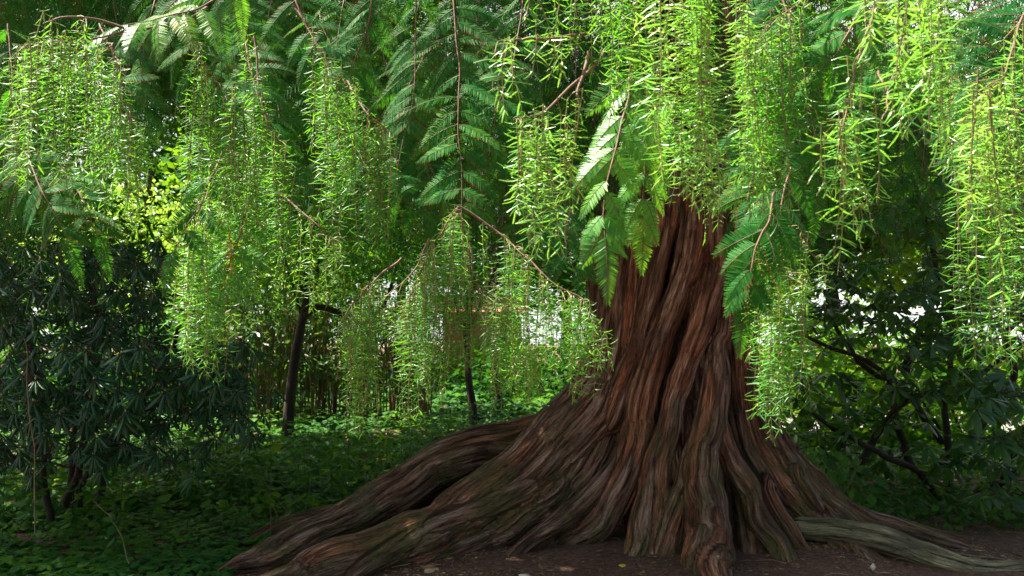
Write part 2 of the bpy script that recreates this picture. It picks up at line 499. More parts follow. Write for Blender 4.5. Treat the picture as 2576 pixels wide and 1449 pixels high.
# strands of the trunk and its roots: (u, v, distance, radius m)
STR = [
    [(1850, -2300, 7.7, .30), (1790, -900, 7.6, .42), (1735, 300, 7.5, .42), (1715, 600, 7.5, .45), (1695, 900, 7.5, .47), (1700, 1150, 7.4, .60), (1700, 1400, 7.4, .74)],
    # flutes of the trunk
    [(1600, 100, 7.05, .15), (1590, 450, 7.0, .17), (1570, 700, 6.98, .19), (1545, 880, 6.95, .20), (1500, 1010, 6.95, .24), (1400, 1125, 6.8, .27), (1270, 1235, 6.6, .24), (1110, 1335, 6.25, .19), (960, 1390, 6.0, .18), (820, 1435, 5.75, .16), (700, 1490, 5.5, .13), (560, 1560, 5.2, .06)],
    [(1530, 560, 7.4, .12), (1520, 900, 7.4, .17), (1460, 1035, 7.35, .20), (1330, 1112, 7.2, .19), (1200, 1135, 7.05, .17), (1090, 1180, 6.9, .155), (1000, 1240, 6.65, .145), (880, 1310, 6.4, .13), (740, 1375, 6.1, .11), (600, 1430, 5.85, .07), (520, 1470, 5.75, .03)],
    [(1280, 1150, 7.2, .14), (1080, 1230, 7.0, .11), (940, 1280, 6.85, .10), (800, 1305, 6.75, .085), (690, 1335, 6.65, .055), (600, 1375, 6.5, .03), (520, 1410, 6.4, .02)],
    [(1480, 1100, 6.95, .24), (1400, 1220, 6.75, .25), (1290, 1310, 6.5, .17), (1150, 1380, 6.2, .12), (1000, 1430, 5.95, .08)],
    [(1690, 200, 6.9, .10), (1680, 500, 6.86, .12), (1640, 700, 6.84, .11), (1600, 860, 6.82, .10), (1570, 960, 6.8, .12), (1540, 1060, 6.8, .13)],
    [(1760, 300, 6.88, .10), (1745, 600, 6.83, .13), (1715, 720, 6.80, .12), (1670, 830, 6.77, .115), (1640, 930, 6.74, .11), (1615, 1030, 6.7, .12), (1600, 1130, 6.62, .12), (1565, 1220, 6.5, .12), (1515, 1300, 6.42, .125), (1450, 1350, 6.38, .125), (1420, 1375, 6.4, .08)],
    [(1830, 100, 6.93, .10), (1800, 560, 6.80, .12), (1790, 700, 6.76, .12), (1765, 820, 6.72, .115), (1725, 930, 6.68, .105), (1690, 1020, 6.63, .10), (1665, 1120, 6.53, .11), (1645, 1230, 6.4, .12), (1625, 1330, 6.25, .14), (1610, 1420, 6.0, .13), (1600, 1500, 5.7, .08)],
    [(1822, 760, 6.86, .06), (1808, 870, 6.76, .085), (1800, 980, 6.66, .11), (1785, 1080, 6.52, .12), (1772, 1150, 6.35, .125), (1775, 1240, 6.2, .135), (1780, 1330, 6.05, .15), (1785, 1400, 5.85, .16), (1800, 1480, 5.5, .15), (1870, 1600, 5.1, .10)],
    [(1740, 1170, 6.4, .07), (1715, 1260, 6.28, .08), (1690, 1350, 6.1, .09), (1675, 1430, 5.95, .10), (1660, 1500, 5.7, .07)],
    [(1812, 1090, 6.5, .07), (1850, 1170, 6.38, .075), (1890, 1250, 6.25, .075), (1930, 1330, 6.1, .075), (1975, 1400, 5.95, .08), (2030, 1480, 5.7, .075), (2080, 1560, 5.3, .04)],
    [(1860, 1230, 6.42, .05), (1880, 1320, 6.25, .07), (1885, 1410, 6.05, .08), (1890, 1480, 5.8, .06)],
    [(1880, 200, 7.15, .12), (1862, 560, 7.1, .13), (1856, 800, 7.05, .13), (1860, 950, 7.0, .135), (1885, 1080, 6.9, .145), (1940, 1180, 6.75, .15), (2020, 1280, 6.55, .14), (2090, 1350, 6.35, .12), (2160, 1420, 6.1, .11), (2230, 1480, 5.8, .09), (2330, 1570, 5.4, .05)],
    [(1875, 500, 7.4, .12), (1858, 900, 7.35, .13), (1880, 1020, 7.25, .15), (1940, 1130, 7.15, .165), (2010, 1215, 7.0, .165), (2110, 1300, 6.85, .16), (2240, 1355, 6.7, .155), (2400, 1395, 6.6, .13), (2560, 1430, 6.5, .11), (2760, 1460, 6.4, .09)],
    [(1930, 1080, 6.85, .10), (1985, 1180, 6.72, .11), (2060, 1270, 6.6, .10), (2150, 1340, 6.45, .10), (2230, 1420, 6.2, .07)],
    [(1560, 1150, 6.6, .06), (1480, 1250, 6.42, .08), (1380, 1330, 6.22, .07), (1290, 1400, 6.05, .05), (1200, 1440, 5.95, .02)],
    [(1350, 1200, 6.55, .08), (1240, 1270, 6.35, .09), (1110, 1320, 6.12, .08), (990, 1385, 5.88, .07), (880, 1450, 5.6, .05), (800, 1500, 5.4, .02)],
    [(1700, 1150, 6.5, .05), (1722, 1260, 6.3, .06), (1735, 1360, 6.1, .06), (1750, 1460, 5.8, .05)],
    [(2000, 1200, 6.6, .06), (2075, 1310, 6.38, .06), (2120, 1400, 6.1, .055), (2130, 1490, 5.75, .04)],
    [(1930, 1240, 6.5, .06), (1985, 1340, 6.25, .06), (2060, 1440, 5.95, .055), (2120, 1500, 5.6, .03)],
    [(1940, 1150, 7.05, .06), (2030, 1225, 6.95, .06), (2150, 1292, 6.85, .055), (2300, 1330, 6.75, .05), (2430, 1360, 6.7, .03)],
    [(1740, 900, 7.9, .30), (1800, 1200, 8.6, .25), (1880, 1290, 9.4, .12)],
    [(1560, 900, 7.9, .30), (1400, 1150, 8.7, .22), (1250, 1250, 9.4, .10)],
]


for s_ in STR[5:9]:
    s_[:] = [(u, v, d - (.03 if v < 1100 else 0), q * (.86 if v < 1100 else .95)) for u, v, d, q in s_]
for s_ in STR[1:]:
    u, v, d, q = s_[0]
    if v < 800:
        s_.insert(0, (u * .5 + 1760 * .5, v - 500, d * .5 + 7.5 * .5, q * .7)); s_.insert(0, (1770, v - 1100, 7.6, q * .4))
    elif v > 1000:
        s_.insert(0, (u, v - 70, d + .25, q * .5))


def make_wood(name, strands, mat, voxel, parent, seed, bump=1.0):
    c = Cloud(); samples = []
    for k, s in enumerate(strands):
        a = np.array([np.append(P(u, v, d), r) for u, v, d, r in s])
        n = max(12, int(len(a) * 9)); a = smooth_path(a, n)
        if k or len(strands) == 1:
            fr = 3.0 / n * 2
            a[:, :3] += (.010 + .026 * np.linspace(0, 1, n))[:, None] * np.stack([vnoise(np.stack([np.arange(n) * .11, np.full(n, k * 7.1), np.full(n, j * 3.3)], -1), seed) for j in range(3)], -1)
            a[:, 3] *= 1 + .12 * vnoise(np.stack([np.arange(n) * .23, np.full(n, k * 5.1), np.zeros(n)], -1), seed + 1)
        a[:, 3] = np.maximum(a[:, 3], .012)
        c.tube(a[:, :3], a[:, 3], 20)
        # end caps: short cones
        for e, e1 in ((0, 1), (-1, -2)):
            d = norm(a[e, :3] - a[e1, :3])
            c.tube(np.array([a[e, :3], a[e, :3] + d * a[e, 3] * .5, a[e, :3] + d * a[e, 3] * .85]), [a[e, 3], a[e, 3] * .75, .004], 20)
        ln = np.concatenate([[0], np.cumsum(np.linalg.norm(np.diff(a[:, :3], axis=0), axis=1))])
        dr = norm(np.gradient(a[:, :3], axis=0))
        samples.append(np.hstack([a, ln[:, None], dr, np.full((n, 1), k)]))
    o = c.build(name, [mat])
    md = o.modifiers.new('r', 'REMESH'); md.mode = 'VOXEL'; md.voxel_size = voxel
    ms = o.modifiers.new('s', 'SMOOTH'); ms.factor = .5; ms.iterations = 2
    dg = bpy.context.evaluated_depsgraph_get()
    me = bpy.data.meshes.new_from_object(o.evaluated_get(dg))
    bpy.data.objects.remove(o)
    nv = len(me.vertices); co = np.empty(nv * 3, np.float32); me.vertices.foreach_get('co', co); co = co.reshape(-1, 3).astype(float)
    S = np.vstack(samples)
    best = np.empty(nv, int)
    for i in range(0, nv, 4000):
        q = co[i:i + 4000]
        d = np.linalg.norm(q[:, None] - S[None, :, :3], axis=2) - S[None, :, 3]
        best[i:i + 4000] = np.argmin(d, 1)
    b = S[best]
    rel = co - b[:, :3]; dr = b[:, 5:8]
    al = (rel * dr).sum(1); s = b[:, 4] + al
    pe = rel - al[:, None] * dr
    ref = np.array([.2, .95, .1]); ax = norm(np.cross(dr, ref)); ay = np.cross(dr, ax)
    px = (pe * ax).sum(1); py = (pe * ay).sum(1)
    rr = np.hypot(px, py) + 1e-6
    R0 = np.maximum(b[:, 3], .06)
    bc = np.stack([px / rr * R0 + b[:, 8] * 3.7, py / rr * R0, s], -1)
    nm = np.empty(nv * 3, np.float32); me.vertices.foreach_get('normal', nm); nm = nm.reshape(-1, 3)
    g = bc * np.array([1, 1, .10])
    r1 = 1 - np.abs(vnoise(g * 9, seed + 5)); r2 = 1 - np.abs(vnoise(g * 21, seed + 6)); r3 = vnoise(g * np.array([48, 48, 60]), seed + 7)
    lump = vnoise(co * 3.3, seed + 8)
    r4 = 1 - np.abs(vnoise(bc * np.array([40, 40, 7]), seed + 9))
    disp = bump * (.034 * (r1 - .6) + .011 * (r2 - .6) + .006 * (r4 - .6) + .004 * r3 + .010 * lump)
    co = co + nm * disp[:, None]
    me.vertices.foreach_set('co', co.astype(np.float32).ravel())
    at = me.attributes.new('bark', 'FLOAT_VECTOR', 'POINT'); at.data.foreach_set('vector', bc.astype(np.float32).ravel())
    me.polygons.foreach_set('use_smooth', np.ones(len(me.polygons), bool))
    me.materials.clear(); me.materials.append(mat); me.update()
    o = bpy.data.objects.new(name, me); scene.collection.objects.link(o); o.parent = parent
    return o


trunk = make_wood('trunk', STR, M['bark'], .0145, tree, 11)
pale = make_wood('root', [[(2010, 1325, 6.35, .07), (2110, 1338, 6.22, .085), (2220, 1360, 6.08, .09), (2330, 1396, 5.92, .082), (2430, 1422, 5.8, .07), (2540, 1430, 5.85, .06), (2640, 1440, 5.8, .05), (2800, 1460, 5.7, .04)]], M['palebark'], .014, tree, 31, .35)
pale['label'] = 'pale grey-green bare surface root'


# ---- foliage of the redwood
def strand(c, top, length, nl, sp, lean=(0, 0), mat=0, keep=1.0, fork=0.0):
    nl = nl * 1.5; sp = sp * 1.75
    """one pendulous shoot: twig, buds, needles in two loose ranks"""
    n = max(6, int(length / .05))
    s = np.linspace(0, 1, n)
    ph = rng.uniform(0, 6.28, 2)
    px = top[0] + lean[0] * length * s + .020 * np.sin(s * length * 7 + ph[0]) * s + rng.normal(0, .035) * length * s
    py = top[1] + lean[1] * length * s + .012 * np.sin(s * length * 7 + ph[1]) * s
    pts = np.stack([px, py, top[2] - length * s], -1)
    c.tube(pts, np.linspace(.0015, .0007, n) * (nl / .03) ** .5, 3, 1)
    k = max(4, int(length / sp))
    ss = (np.arange(k) + rng.uniform(-.3, .3, k)) / k
    ss = np.clip(ss, 0, .999)
    for side in (0, 1):
        kk = rng.random(k) < keep
        q = ss[kk]; m = len(q)
        if not m: continue
        pos = np.stack([np.interp(q, s, pts[:, j]) for j in range(3)], -1)
        a0 = (ph[0] - 3.14) * .28 + .5 * np.sin(q * 5 + ph[1])
        az = a0 + math.pi * side + rng.normal(0, .38, m)
        tipf = np.clip((q * length - (length - nl * 2.2)) / (nl * 2.2), 0, 1)
        el = -rng.normal(.12, .22, m) - tipf * rng.uniform(.6, 1.1, m)
        d = np.stack([np.cos(az) * np.cos(el), np.sin(az) * np.cos(el), np.sin(el)], -1)
        up = norm(np.stack([rng.normal(0, .5, m), rng.normal(0, .5, m) - .25, np.ones(m)], -1))
        R = frames(d, up)
        L = nl * rng.uniform(.6, 1.15, m) * (1 - .25 * tipf) * np.clip(.6 + q * 3, 0, 1)
        ti = rng.integers(0, 4, m)
        for t in range(4):
            w = ti == t
            if w.any(): c.inst(NEEDLE[t], R[w], pos[w], L[w], mat)
    kb = rng.random(k) < .45
    m = kb.sum()
    if m:
        q = ss[kb]
        pos = np.stack([np.interp(q, s, pts[:, j]) for j in range(3)], -1) + rng.normal(0, .0025, (m, 3))
        R = frames(rng.normal(0, .4, (m, 3)) + [0, 0, -1], rng.normal(0, 1, (m, 3)))
        c.inst(BUD, R, pos, rng.uniform(.004, .007, m) * (nl / .03), 2)


def frond(c, base, d, nrm, L, ll, n=26, droop=.25, mat=0, low=False):
    """one flat comb-like spray"""
    if not low: L = L * 1.3; ll = ll * 1.12; n = 34
    d = norm(d); nrm = norm(nrm - d * np.dot(nrm, d)); side = np.cross(nrm, d)
    s = np.linspace(0, 1, 7)
    ax = base + d * (L * s)[:, None] - nrm * (droop * L * s ** 2)[:, None] + np.array([0, 0, -1]) * (droop * .5 * L * s ** 2)[:, None]
    c.tube(ax, np.linspace(.0009 if low else .0013, .0005, 7), 3, 0 if low else 1)
    q = np.linspace(.06, 1, n)
    pos = np.stack([np.interp(q, s, ax[:, j]) for j in range(3)], -1)
    tg = norm(np.gradient(pos, axis=0))
    prof = np.clip(np.minimum(q / .22 + .3, 1), 0, 1) * np.clip((1.06 - q) / .5, .22, 1) ** .7
    for sg in (-1, 1):
        aa = rng.normal(1.15, .07, n) - .45 * q ** 3
        dd = tg * np.cos(aa)[:, None] + sg * side * np.sin(aa)[:, None] - nrm * .12
        R = frames(dd, nrm + rng.normal(0, .16, (n, 3)))
        c.inst(NEEDLE_LOW if low else LEAFLET, R, pos, ll * prof * rng.uniform(.88, 1.08, n), mat)


nb = 0


def wood_branch(path_uvd, r0, r1, label=None, mat='twig', seedn=None):
    """a branch of the redwood: wood mesh, returns (object, world path)"""
    global nb
    nb += 1
    p = np.array([P(*q) for q in path_uvd])
    n = max(10, len(p) * 8)
    w = wiggle(smooth_path(p, n), .007, .22, nb)
    c = Cloud(); c.tube(w, np.linspace(r0, r1, n) * .62, 6)
    o = c.build('branch', [M[mat]], tree)
    if label: o['label'] = label
    return o, w


def hanging(path, strands_uvb, nl, sp, mat='needle', r0=.008, keep=1.0, dj=.12, fr=0):
    """a branch with a curtain of shoots; strands_uvb: list of (u0,u1,v_bottom0,v_bottom1,count)"""
    o, w = wood_branch(path, r0, .003)
    c = Cloud()
    # projected u of the branch path
    fwd = (w - EYE) @ FW
    uu = 1288 + F * ((w - EYE) @ RT) / fwd
    for (u0, u1, vb0, vb1, cnt) in strands_uvb:
        cnt = int(cnt * (.85 if mat == "needle_lit_tone" else 1.65)) if cnt > 2 else cnt; gl = {0: (.5, 0), 1: (.5, 0)}
        ng = max(1, int(round(cnt / 5.0)))
        for i in range(cnt):
            g = i % ng if cnt > 2 else i
            if i < ng: goff = (i + rng.uniform(.25, .75)) / ng; gs = rng.normal(0, 45) if cnt > 4 else 0; gl.update({g: (goff, gs)})
            f = gl[g][0] if cnt > 2 else (i + .5) / cnt
            u = u0 + (u1 - u0) * f + rng.normal(0, min(17, (u1 - u0) / ng * .30 + 2))
            j = int(np.argmin(np.abs(uu - u) + rng.uniform(0, 18, len(uu))))
            base = w[j]; d = base[1] + rng.uniform(-dj, dj)
            vb = vb0 + (vb1 - vb0) * f + gl[g][1] - abs(rng.normal(0, 60)) * (rng.random() < .7) + 12
            bot = P(u, vb, d)
            top = np.array([bot[0] + rng.normal(0, .015), d, base[2] + rng.uniform(-.05, .01)])
            ln = top[2] - bot[2]
            if ln < .05: ln = .12
            # side shoot from the branch out to the hanging twig
            mid = (base + top) / 2 + [0, 0, .004]
            c.tube(smooth_path([base, mid, top], 6), .0012, 3, 1)
            strand(c, top, ln, nl * rng.uniform(.85, 1.15), sp, ((bot[0] - top[0]) / ln, 0), 0, keep)
    for i in range(fr):
        j = rng.integers(0, len(w) - 1)
        a = rng.uniform(0, 6.28)
        dd = np.array([math.cos(a), math.sin(a) * .6, rng.uniform(-.7, .1)])
        frond(c, w[j], dd, np.array([0, -.5, 1.0]) + rng.normal(0, .3, 3), rng.uniform(.10, .17), .03)
    c.build('foliage', [M[mat], M['greentwig'], M['bud']], o)
    return o


N3 = 0.030
# left curtain
hanging([(520, 20, 3.0), (450, 55, 2.85), (330, 78, 2.75), (200, 100, 2.65), (70, 112, 2.55)], [(15, 240, 420, 480, 17), (60, 240, 330, 300, 8)], .027, .010, 'needle', .010)
hanging([(330, 78, 2.75), (250, 50, 2.7), (150, 45, 2.6), (110, 60, 2.6)], [(90, 220, 105, 120, 7)], .024, .010, 'needle')
hanging([(285, 110, 2.9), (300, 190, 2.85), (325, 300, 2.8)], [(225, 360, 500, 545, 12), (260, 350, 400, 420, 5)], .027, .011)
hanging([(460, 20, 3.0), (485, 110, 2.95), (530, 190, 2.9), (590, 270, 2.85)], [(470, 640, 430, 620, 15), (500, 600, 560, 540, 7)], .028, .0105)
hanging([(640, 90, 3.3), (650, 230, 3.25), (690, 340, 3.2), (720, 420, 3.2)], [(610, 740, 600, 700, 13), (640, 720, 740, 760, 5)], .027, .0105)
hanging([(560, 380, 3.2), (520, 500, 3.1), (500, 560, 3.0)], [(445, 560, 900, 930, 14), (560, 650, 640, 720, 8)], .028, .010)
hanging([(740, 10, 3.0), (790, 90, 2.95), (830, 170, 2.9)], [(780, 870, 350, 400, 9)], .027, .011)
hanging([(870, 200, 3.1), (920, 280, 3.0), (985, 330, 2.95)], [(810, 1000, 560, 600, 18), (900, 990, 540, 610, 6)], .027, .0105)
hanging([(700, 480, 3.6), (790, 560, 3.5), (830, 600, 3.5)], [(740, 850, 720, 760, 7), (800, 840, 700, 740, 4)], .026, .011)
# middle lower curtain
hanging([(1155, 520, 3.0), (1100, 600, 3.0), (1050, 700, 2.95), (1010, 790, 2.9)], [(1020, 1130, 1000, 1030, 14), (1000, 1100, 870, 900, 5)], .025, .010)
hanging([(1155, 520, 3.0), (1180, 610, 3.0), (1190, 690, 2.95), (1205, 740, 2.95)], [(1110, 1260, 900, 900, 15), (1180, 1250, 950, 960, 5)], .025, .010)
hanging([(1155, 520, 3.0), (1260, 590, 3.0), (1330, 655, 2.95), (1400, 720, 2.9), (1470, 755, 2.9), (1510, 840, 2.9)], [(1250, 1400, 990, 960, 17), (1400, 1530, 1010, 900, 15), (1460, 1475, 1075, 1080, 1), (1360, 1380, 1030, 1020, 2)], .026, .010)
hanging([(1010, 650, 3.3), (930, 720, 3.2), (870, 790, 3.15)], [(855, 960, 1030, 1040, 15), (860, 940, 900, 930, 5)], .026, .010)
hanging([(1080, 600, 3.5), (1040, 680, 3.5), (980, 740, 3.45)], [(950, 1080, 930, 900, 9)], .025, .011)
hanging([(1300, 620, 3.4), (1280, 720, 3.4), (1260, 790, 3.4)], [(1240, 1330, 940, 980, 8)], .025, .011)
# bright right-hand curtain
hanging([(1480, 85, 2.3), (1400, 95, 2.25), (1330, 97, 2.2), (1250, 105, 2.15)], [(1245, 1350, 300, 330, 7), (1330, 1420, 200, 170, 5)], .030, .011, 'needle_lit_tone')
hanging([(1520, 130, 2.3), (1430, 230, 2.25), (1370, 280, 2.2), (1290, 300, 2.15)], [(1265, 1420, 600, 640, 14), (1310, 1400, 640, 640, 4)], .029, .0105, 'needle_lit_tone')
hanging([(1480, 130, 2.25), (1455, 250, 2.2), (1450, 330, 2.2)], [(1400, 1510, 560, 500, 8)], .029, .011, 'needle_lit_tone')
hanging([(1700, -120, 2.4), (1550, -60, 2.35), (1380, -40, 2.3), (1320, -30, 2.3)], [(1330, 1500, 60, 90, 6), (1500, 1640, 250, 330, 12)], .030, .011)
hanging([(2000, -130, 2.3), (1850, -90, 2.2), (1700, -60, 2.1), (1600, -40, 2.1)], [(1640, 1760, 470, 560, 10), (1740, 1900, 560, 470, 13), (1720, 1850, 300, 350, 8), (1600, 1800, 220, 260, 10)], .032, .0125, 'needle_lit_tone')
hanging([(2100, -60, 2.6), (1980, 30, 2.5), (1900, 110, 2.45)], [(1870, 2010, 510, 520, 14), (1900, 2000, 400, 420, 6), (1880, 2060, 260, 280, 8)], .031, .012)
hanging([(1640, 150, 3.0), (1700, 260, 3.0), (1780, 330, 3.0)], [(1640, 1800, 500, 560, 9)], .027, .012)
hanging([(2200, 20, 2.3), (2150, 200, 2.25), (2120, 330, 2.2)], [(2040, 2230, 520, 600, 9), (2080, 2220, 690, 670, 5), (2100, 2200, 500, 480, 6)], .040, .017, 'needle_lit_tone', keep=.85)
hanging([(2210, 180, 2.3), (2235, 240, 2.25), (2225, 300, 2.2)], [(2200, 2240, 500, 510, 2)], .040, .015, 'needle_lit_tone')
hanging([(1940, 520, 2.9), (1950, 640, 2.85), (1955, 700, 2.8)], [(1890, 2020, 960, 980, 13), (1900, 2020, 1070, 1080, 8), (1960, 2050, 800, 840, 6)], .028, .0115)
hanging([(2010, 560, 3.1), (2030, 620, 3.1), (2060, 660, 3.1)], [(1990, 2090, 760, 780, 7)], .026, .012)
hanging([(2500, -160, 2.0), (2380, -100, 1.95), (2260, -60, 1.9)], [(2230, 2330, 380, 430, 8), (2320, 2440, 430, 420, 9), (2250, 2450, 230, 260, 10), (2120, 2260, 90, 120, 6)], .034, .0125, 'needle_lit_tone', dj=.16)
hanging([(2640, -60, 2.3), (2560, 80, 2.25), (2520, 200, 2.2)], [(2430, 2600, 620, 600, 11), (2440, 2600, 880, 860, 7), (2450, 2600, 400, 420, 8)], .032, .0125, 'needle_lit_tone')
hanging([(2700, 180, 2.6), (2600, 260, 2.6), (2500, 330, 2.55)], [(2420, 2620, 900, 940, 12), (2480, 2640, 700, 740, 9)], .029, .012)
hanging([(2350, 60, 2.9), (2400, 180, 2.9), (2450, 260, 2.9)], [(2360, 2500, 480, 560, 10)], .028, .012)


def sprayed(path, L=.14, ll=.026, gap=.035, mat='frond', r0=.007, side=(1, 0, 0), tilt=-.25, low=False, n=24, spread_=.5, label=None, start=0.0):
    """a branch bearing flat sprays alternately on both sides"""
    o, w = wood_branch(path, r0, .002, label)
    c = Cloud()
    ln = np.concatenate([[0], np.cumsum(np.linalg.norm(np.diff(w, axis=0), axis=1))])
    k = max(2, int(ln[-1] * (1 - start) / gap))
    side = np.array(side, float)
    for i in range(k):
        s = ln[-1] * (start + (1 - start) * (i + rng.uniform(.2, .8)) / k)
        b = np.array([np.interp(s, ln, w[:, j]) for j in range(3)])
        tg = norm(np.array([np.interp(min(s + .03, ln[-1]), ln, w[:, j]) for j in range(3)]) - b + 1e-6)
        for sg in (-1, 1):
            if rng.random() < .12: continue
            sd = norm(side - tg * np.dot(side, tg))
            dd = sg * sd + tg * rng.uniform(.15, .6) + np.array([0, 0, tilt]) + rng.normal(0, .16, 3)
            nr = np.array([0, -.8, .6]) + rng.normal(0, spread_ * .5, 3)
            tp = 1 - .45 * (i / k) ** 2
            frond(c, b, dd, nr, L * tp * rng.uniform(.8, 1.15), ll * rng.uniform(.9, 1.1), n, rng.uniform(.15, .4), 0, low)
    # end spray
    frond(c, w[-1], norm(w[-1] - w[-4]), np.array([0, -.6, .8]), L, ll, n, .3, 0, low)
    c.build('foliage', [M[mat], M['twig']], o)
    return o


# dark green sprayed branches in the middle
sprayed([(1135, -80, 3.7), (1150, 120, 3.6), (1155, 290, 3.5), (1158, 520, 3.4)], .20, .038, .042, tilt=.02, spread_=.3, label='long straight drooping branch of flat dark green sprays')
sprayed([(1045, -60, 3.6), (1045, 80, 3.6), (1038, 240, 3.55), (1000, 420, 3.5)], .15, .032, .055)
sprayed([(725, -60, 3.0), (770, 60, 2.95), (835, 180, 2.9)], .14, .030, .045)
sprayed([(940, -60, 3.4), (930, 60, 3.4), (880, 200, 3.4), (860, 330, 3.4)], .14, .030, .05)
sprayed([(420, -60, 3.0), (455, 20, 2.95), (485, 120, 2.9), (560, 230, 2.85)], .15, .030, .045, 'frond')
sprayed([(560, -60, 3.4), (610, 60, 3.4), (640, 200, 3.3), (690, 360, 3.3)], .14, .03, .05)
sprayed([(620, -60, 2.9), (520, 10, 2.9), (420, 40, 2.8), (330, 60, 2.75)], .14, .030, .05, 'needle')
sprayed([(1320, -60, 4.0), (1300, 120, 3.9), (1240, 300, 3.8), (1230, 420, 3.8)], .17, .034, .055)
sprayed([(880, 330, 3.8), (930, 430, 3.7), (1040, 520, 3.7)], .16, .034, .05)
sprayed([(1440, 520, 3.6), (1420, 600, 3.55), (1440, 680, 3.5)], .15, .032, .05)
sprayed([(540, 430, 2.9), (500, 520, 2.85), (440, 620, 2.8)], .10, .034, .075, 'frond', tilt=-.5)
sprayed([(620, 520, 3.2), (590, 620, 3.1), (560, 720, 3.05)], .13, .030, .045, 'needle')
sprayed([(1590, 180, 2.6), (1560, 330, 2.5), (1530, 460, 2.45), (1520, 590, 2.4)], .12, .034, .05, 'needle', tilt=-.7, label='drooping yellow-green comb-like sprays in front of the trunk')
sprayed([(1640, 260, 2.6), (1625, 400, 2.6), (1620, 560, 2.6)], .10, .030, .06, 'needle', tilt=-.8)
sprayed([(1700, 250, 3.2), (1660, 340, 3.1), (1610, 420, 3.1)], .15, .034, .05)
sprayed([(1950, 480, 2.7), (1930, 560, 2.65), (1900, 640, 2.6), (1880, 740, 2.6)], .13, .036, .045, 'frond', tilt=-.8)
sprayed([(1990, 420, 3.0), (1960, 530, 2.95), (1965, 640, 2.95)], .14, .034, .05)
sprayed([(2200, -40, 2.6), (2140, 80, 2.5), (2070, 170, 2.5)], .14, .040, .05, 'frond')
sprayed([(1950, -60, 3.1), (2010, 120, 3.0), (2040, 300, 3.0), (2060, 420, 3.0)], .17, .036, .045)
sprayed([(2280, 80, 3.4), (2240, 200, 3.3), (2180, 330, 3.3)], .17, .034, .05)
sprayed([(2620, -40, 2.8), (2560, 60, 2.7), (2480, 160, 2.7)], .18, .040, .045, 'frond')
sprayed([(2650, 120, 2.6), (2600, 250, 2.6), (2520, 380, 2.6)], .18, .040, .05, 'frond')
sprayed([(1850, 300, 3.6), (1900, 400, 3.6), (1880, 500, 3.5)], .15, .034, .05)
sprayed([(250, 60, 3.6), (300, 180, 3.5), (340, 320, 3.5)], .15, .032, .045)
sprayed([(60, 380, 3.4), (110, 480, 3.3), (160, 580, 3.3)], .14, .036, .045)
sprayed([(150, 420, 3.5), (210, 500, 3.4), (240, 570, 3.4)], .14, .034, .045)

# deeper layer of branches, smaller in the picture
deep = [(600, -80), (700, -60), (800, 30), (880, -90), (960, 120), (1010, 250), (1090, 80), (1210, -60), (1240, 120), (1060, 380), (930, 330), (820, 380), (700, 260), (1330, 330), (1400, 420), (620, 150),
        (20, 60), (90, 240), (330, 130), (400, -50), (1900, 120), (1990, 260), (2120, 60), (2330, -40), (2480, 60), (1880, 380)]
for (u, v) in deep:
    d = rng.uniform(3.7, 4.8); du = rng.uniform(-110, 110); ln = rng.uniform(160, 300)
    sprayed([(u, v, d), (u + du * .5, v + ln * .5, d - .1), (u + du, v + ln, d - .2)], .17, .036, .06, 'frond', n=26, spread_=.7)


# the branches further in, past the nearest hundred
c = Cloud()
for i in range(600):
    left = i < 400 or i >= 520
    u = rng.uniform(-80, 1600) if left else rng.uniform(1850, 2660)
    d = rng.uniform(5.0, 9.5)
    v = rng.uniform(-160, 420 if left else 300)
    if left and 180 < u < 520 and v > 150: v -= 330
    if not left and rng.random() < .5: u = rng.uniform(1850, 2150); v = rng.uniform(-100, 420)
    if i >= 560: u = rng.uniform(1240, 1560); v = rng.uniform(-200, 160); d = rng.uniform(4.6, 6.5)
    elif i >= 520: u = rng.uniform(-100, 330); v = rng.uniform(-260, -40); d = rng.uniform(4.6, 7)
    ln = rng.uniform(140, 330); du = rng.uniform(-90, 90)
    w = smooth_path([P(u, v, d), P(u + du * .5, v + ln * .5, d - .1), P(u + du, v + ln, d - .2)], 12)
    c.tube(w, np.linspace(.0035, .0015, 12), 4, 1)
    lw = np.linalg.norm(w[-1] - w[0]); k = max(3, int(lw / .10))
    for q in np.linspace(.05, 1, k):
        b0 = w[0] + (w[-1] - w[0]) * q
        for sg in (-1, 1):
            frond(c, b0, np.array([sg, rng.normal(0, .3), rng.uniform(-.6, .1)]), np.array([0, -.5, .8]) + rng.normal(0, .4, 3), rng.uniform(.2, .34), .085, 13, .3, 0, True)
tag(c.build('inner_branches', [M['frond'], M['twig']], tree), kind='stuff')

# limbs above the frame that carry the hanging branches, and the crown over them, partly shaped to cast shade
for (z0, tx, ty, tz, r) in [(4.9, -2.6, 3.6, 4.3, .10), (5.6, -0.6, 2.6, 4.2, .09), (5.3, 1.8, 2.2, 3.7, .10), (6.0, 3.6, 3.6, 4.6, .09), (6.4, -3.6, 7.0, 6.3, .10), (6.7, 5.2, 8.0, 6.4, .09), (5.9, .4, 11.5, 6.2, .09)]:
    c = Cloud(); s = np.array([1.6, 7.5, z0]); e = np.array([tx, ty, tz])
    w = smooth_path([s, s * .6 + e * .4 + [0, 0, .45], s * .25 + e * .75 + [0, 0, .35], e], 26)
    c.tube(w, np.linspace(r, .015, 26), 8)
    c.build('limb', [M['limb']], tree)


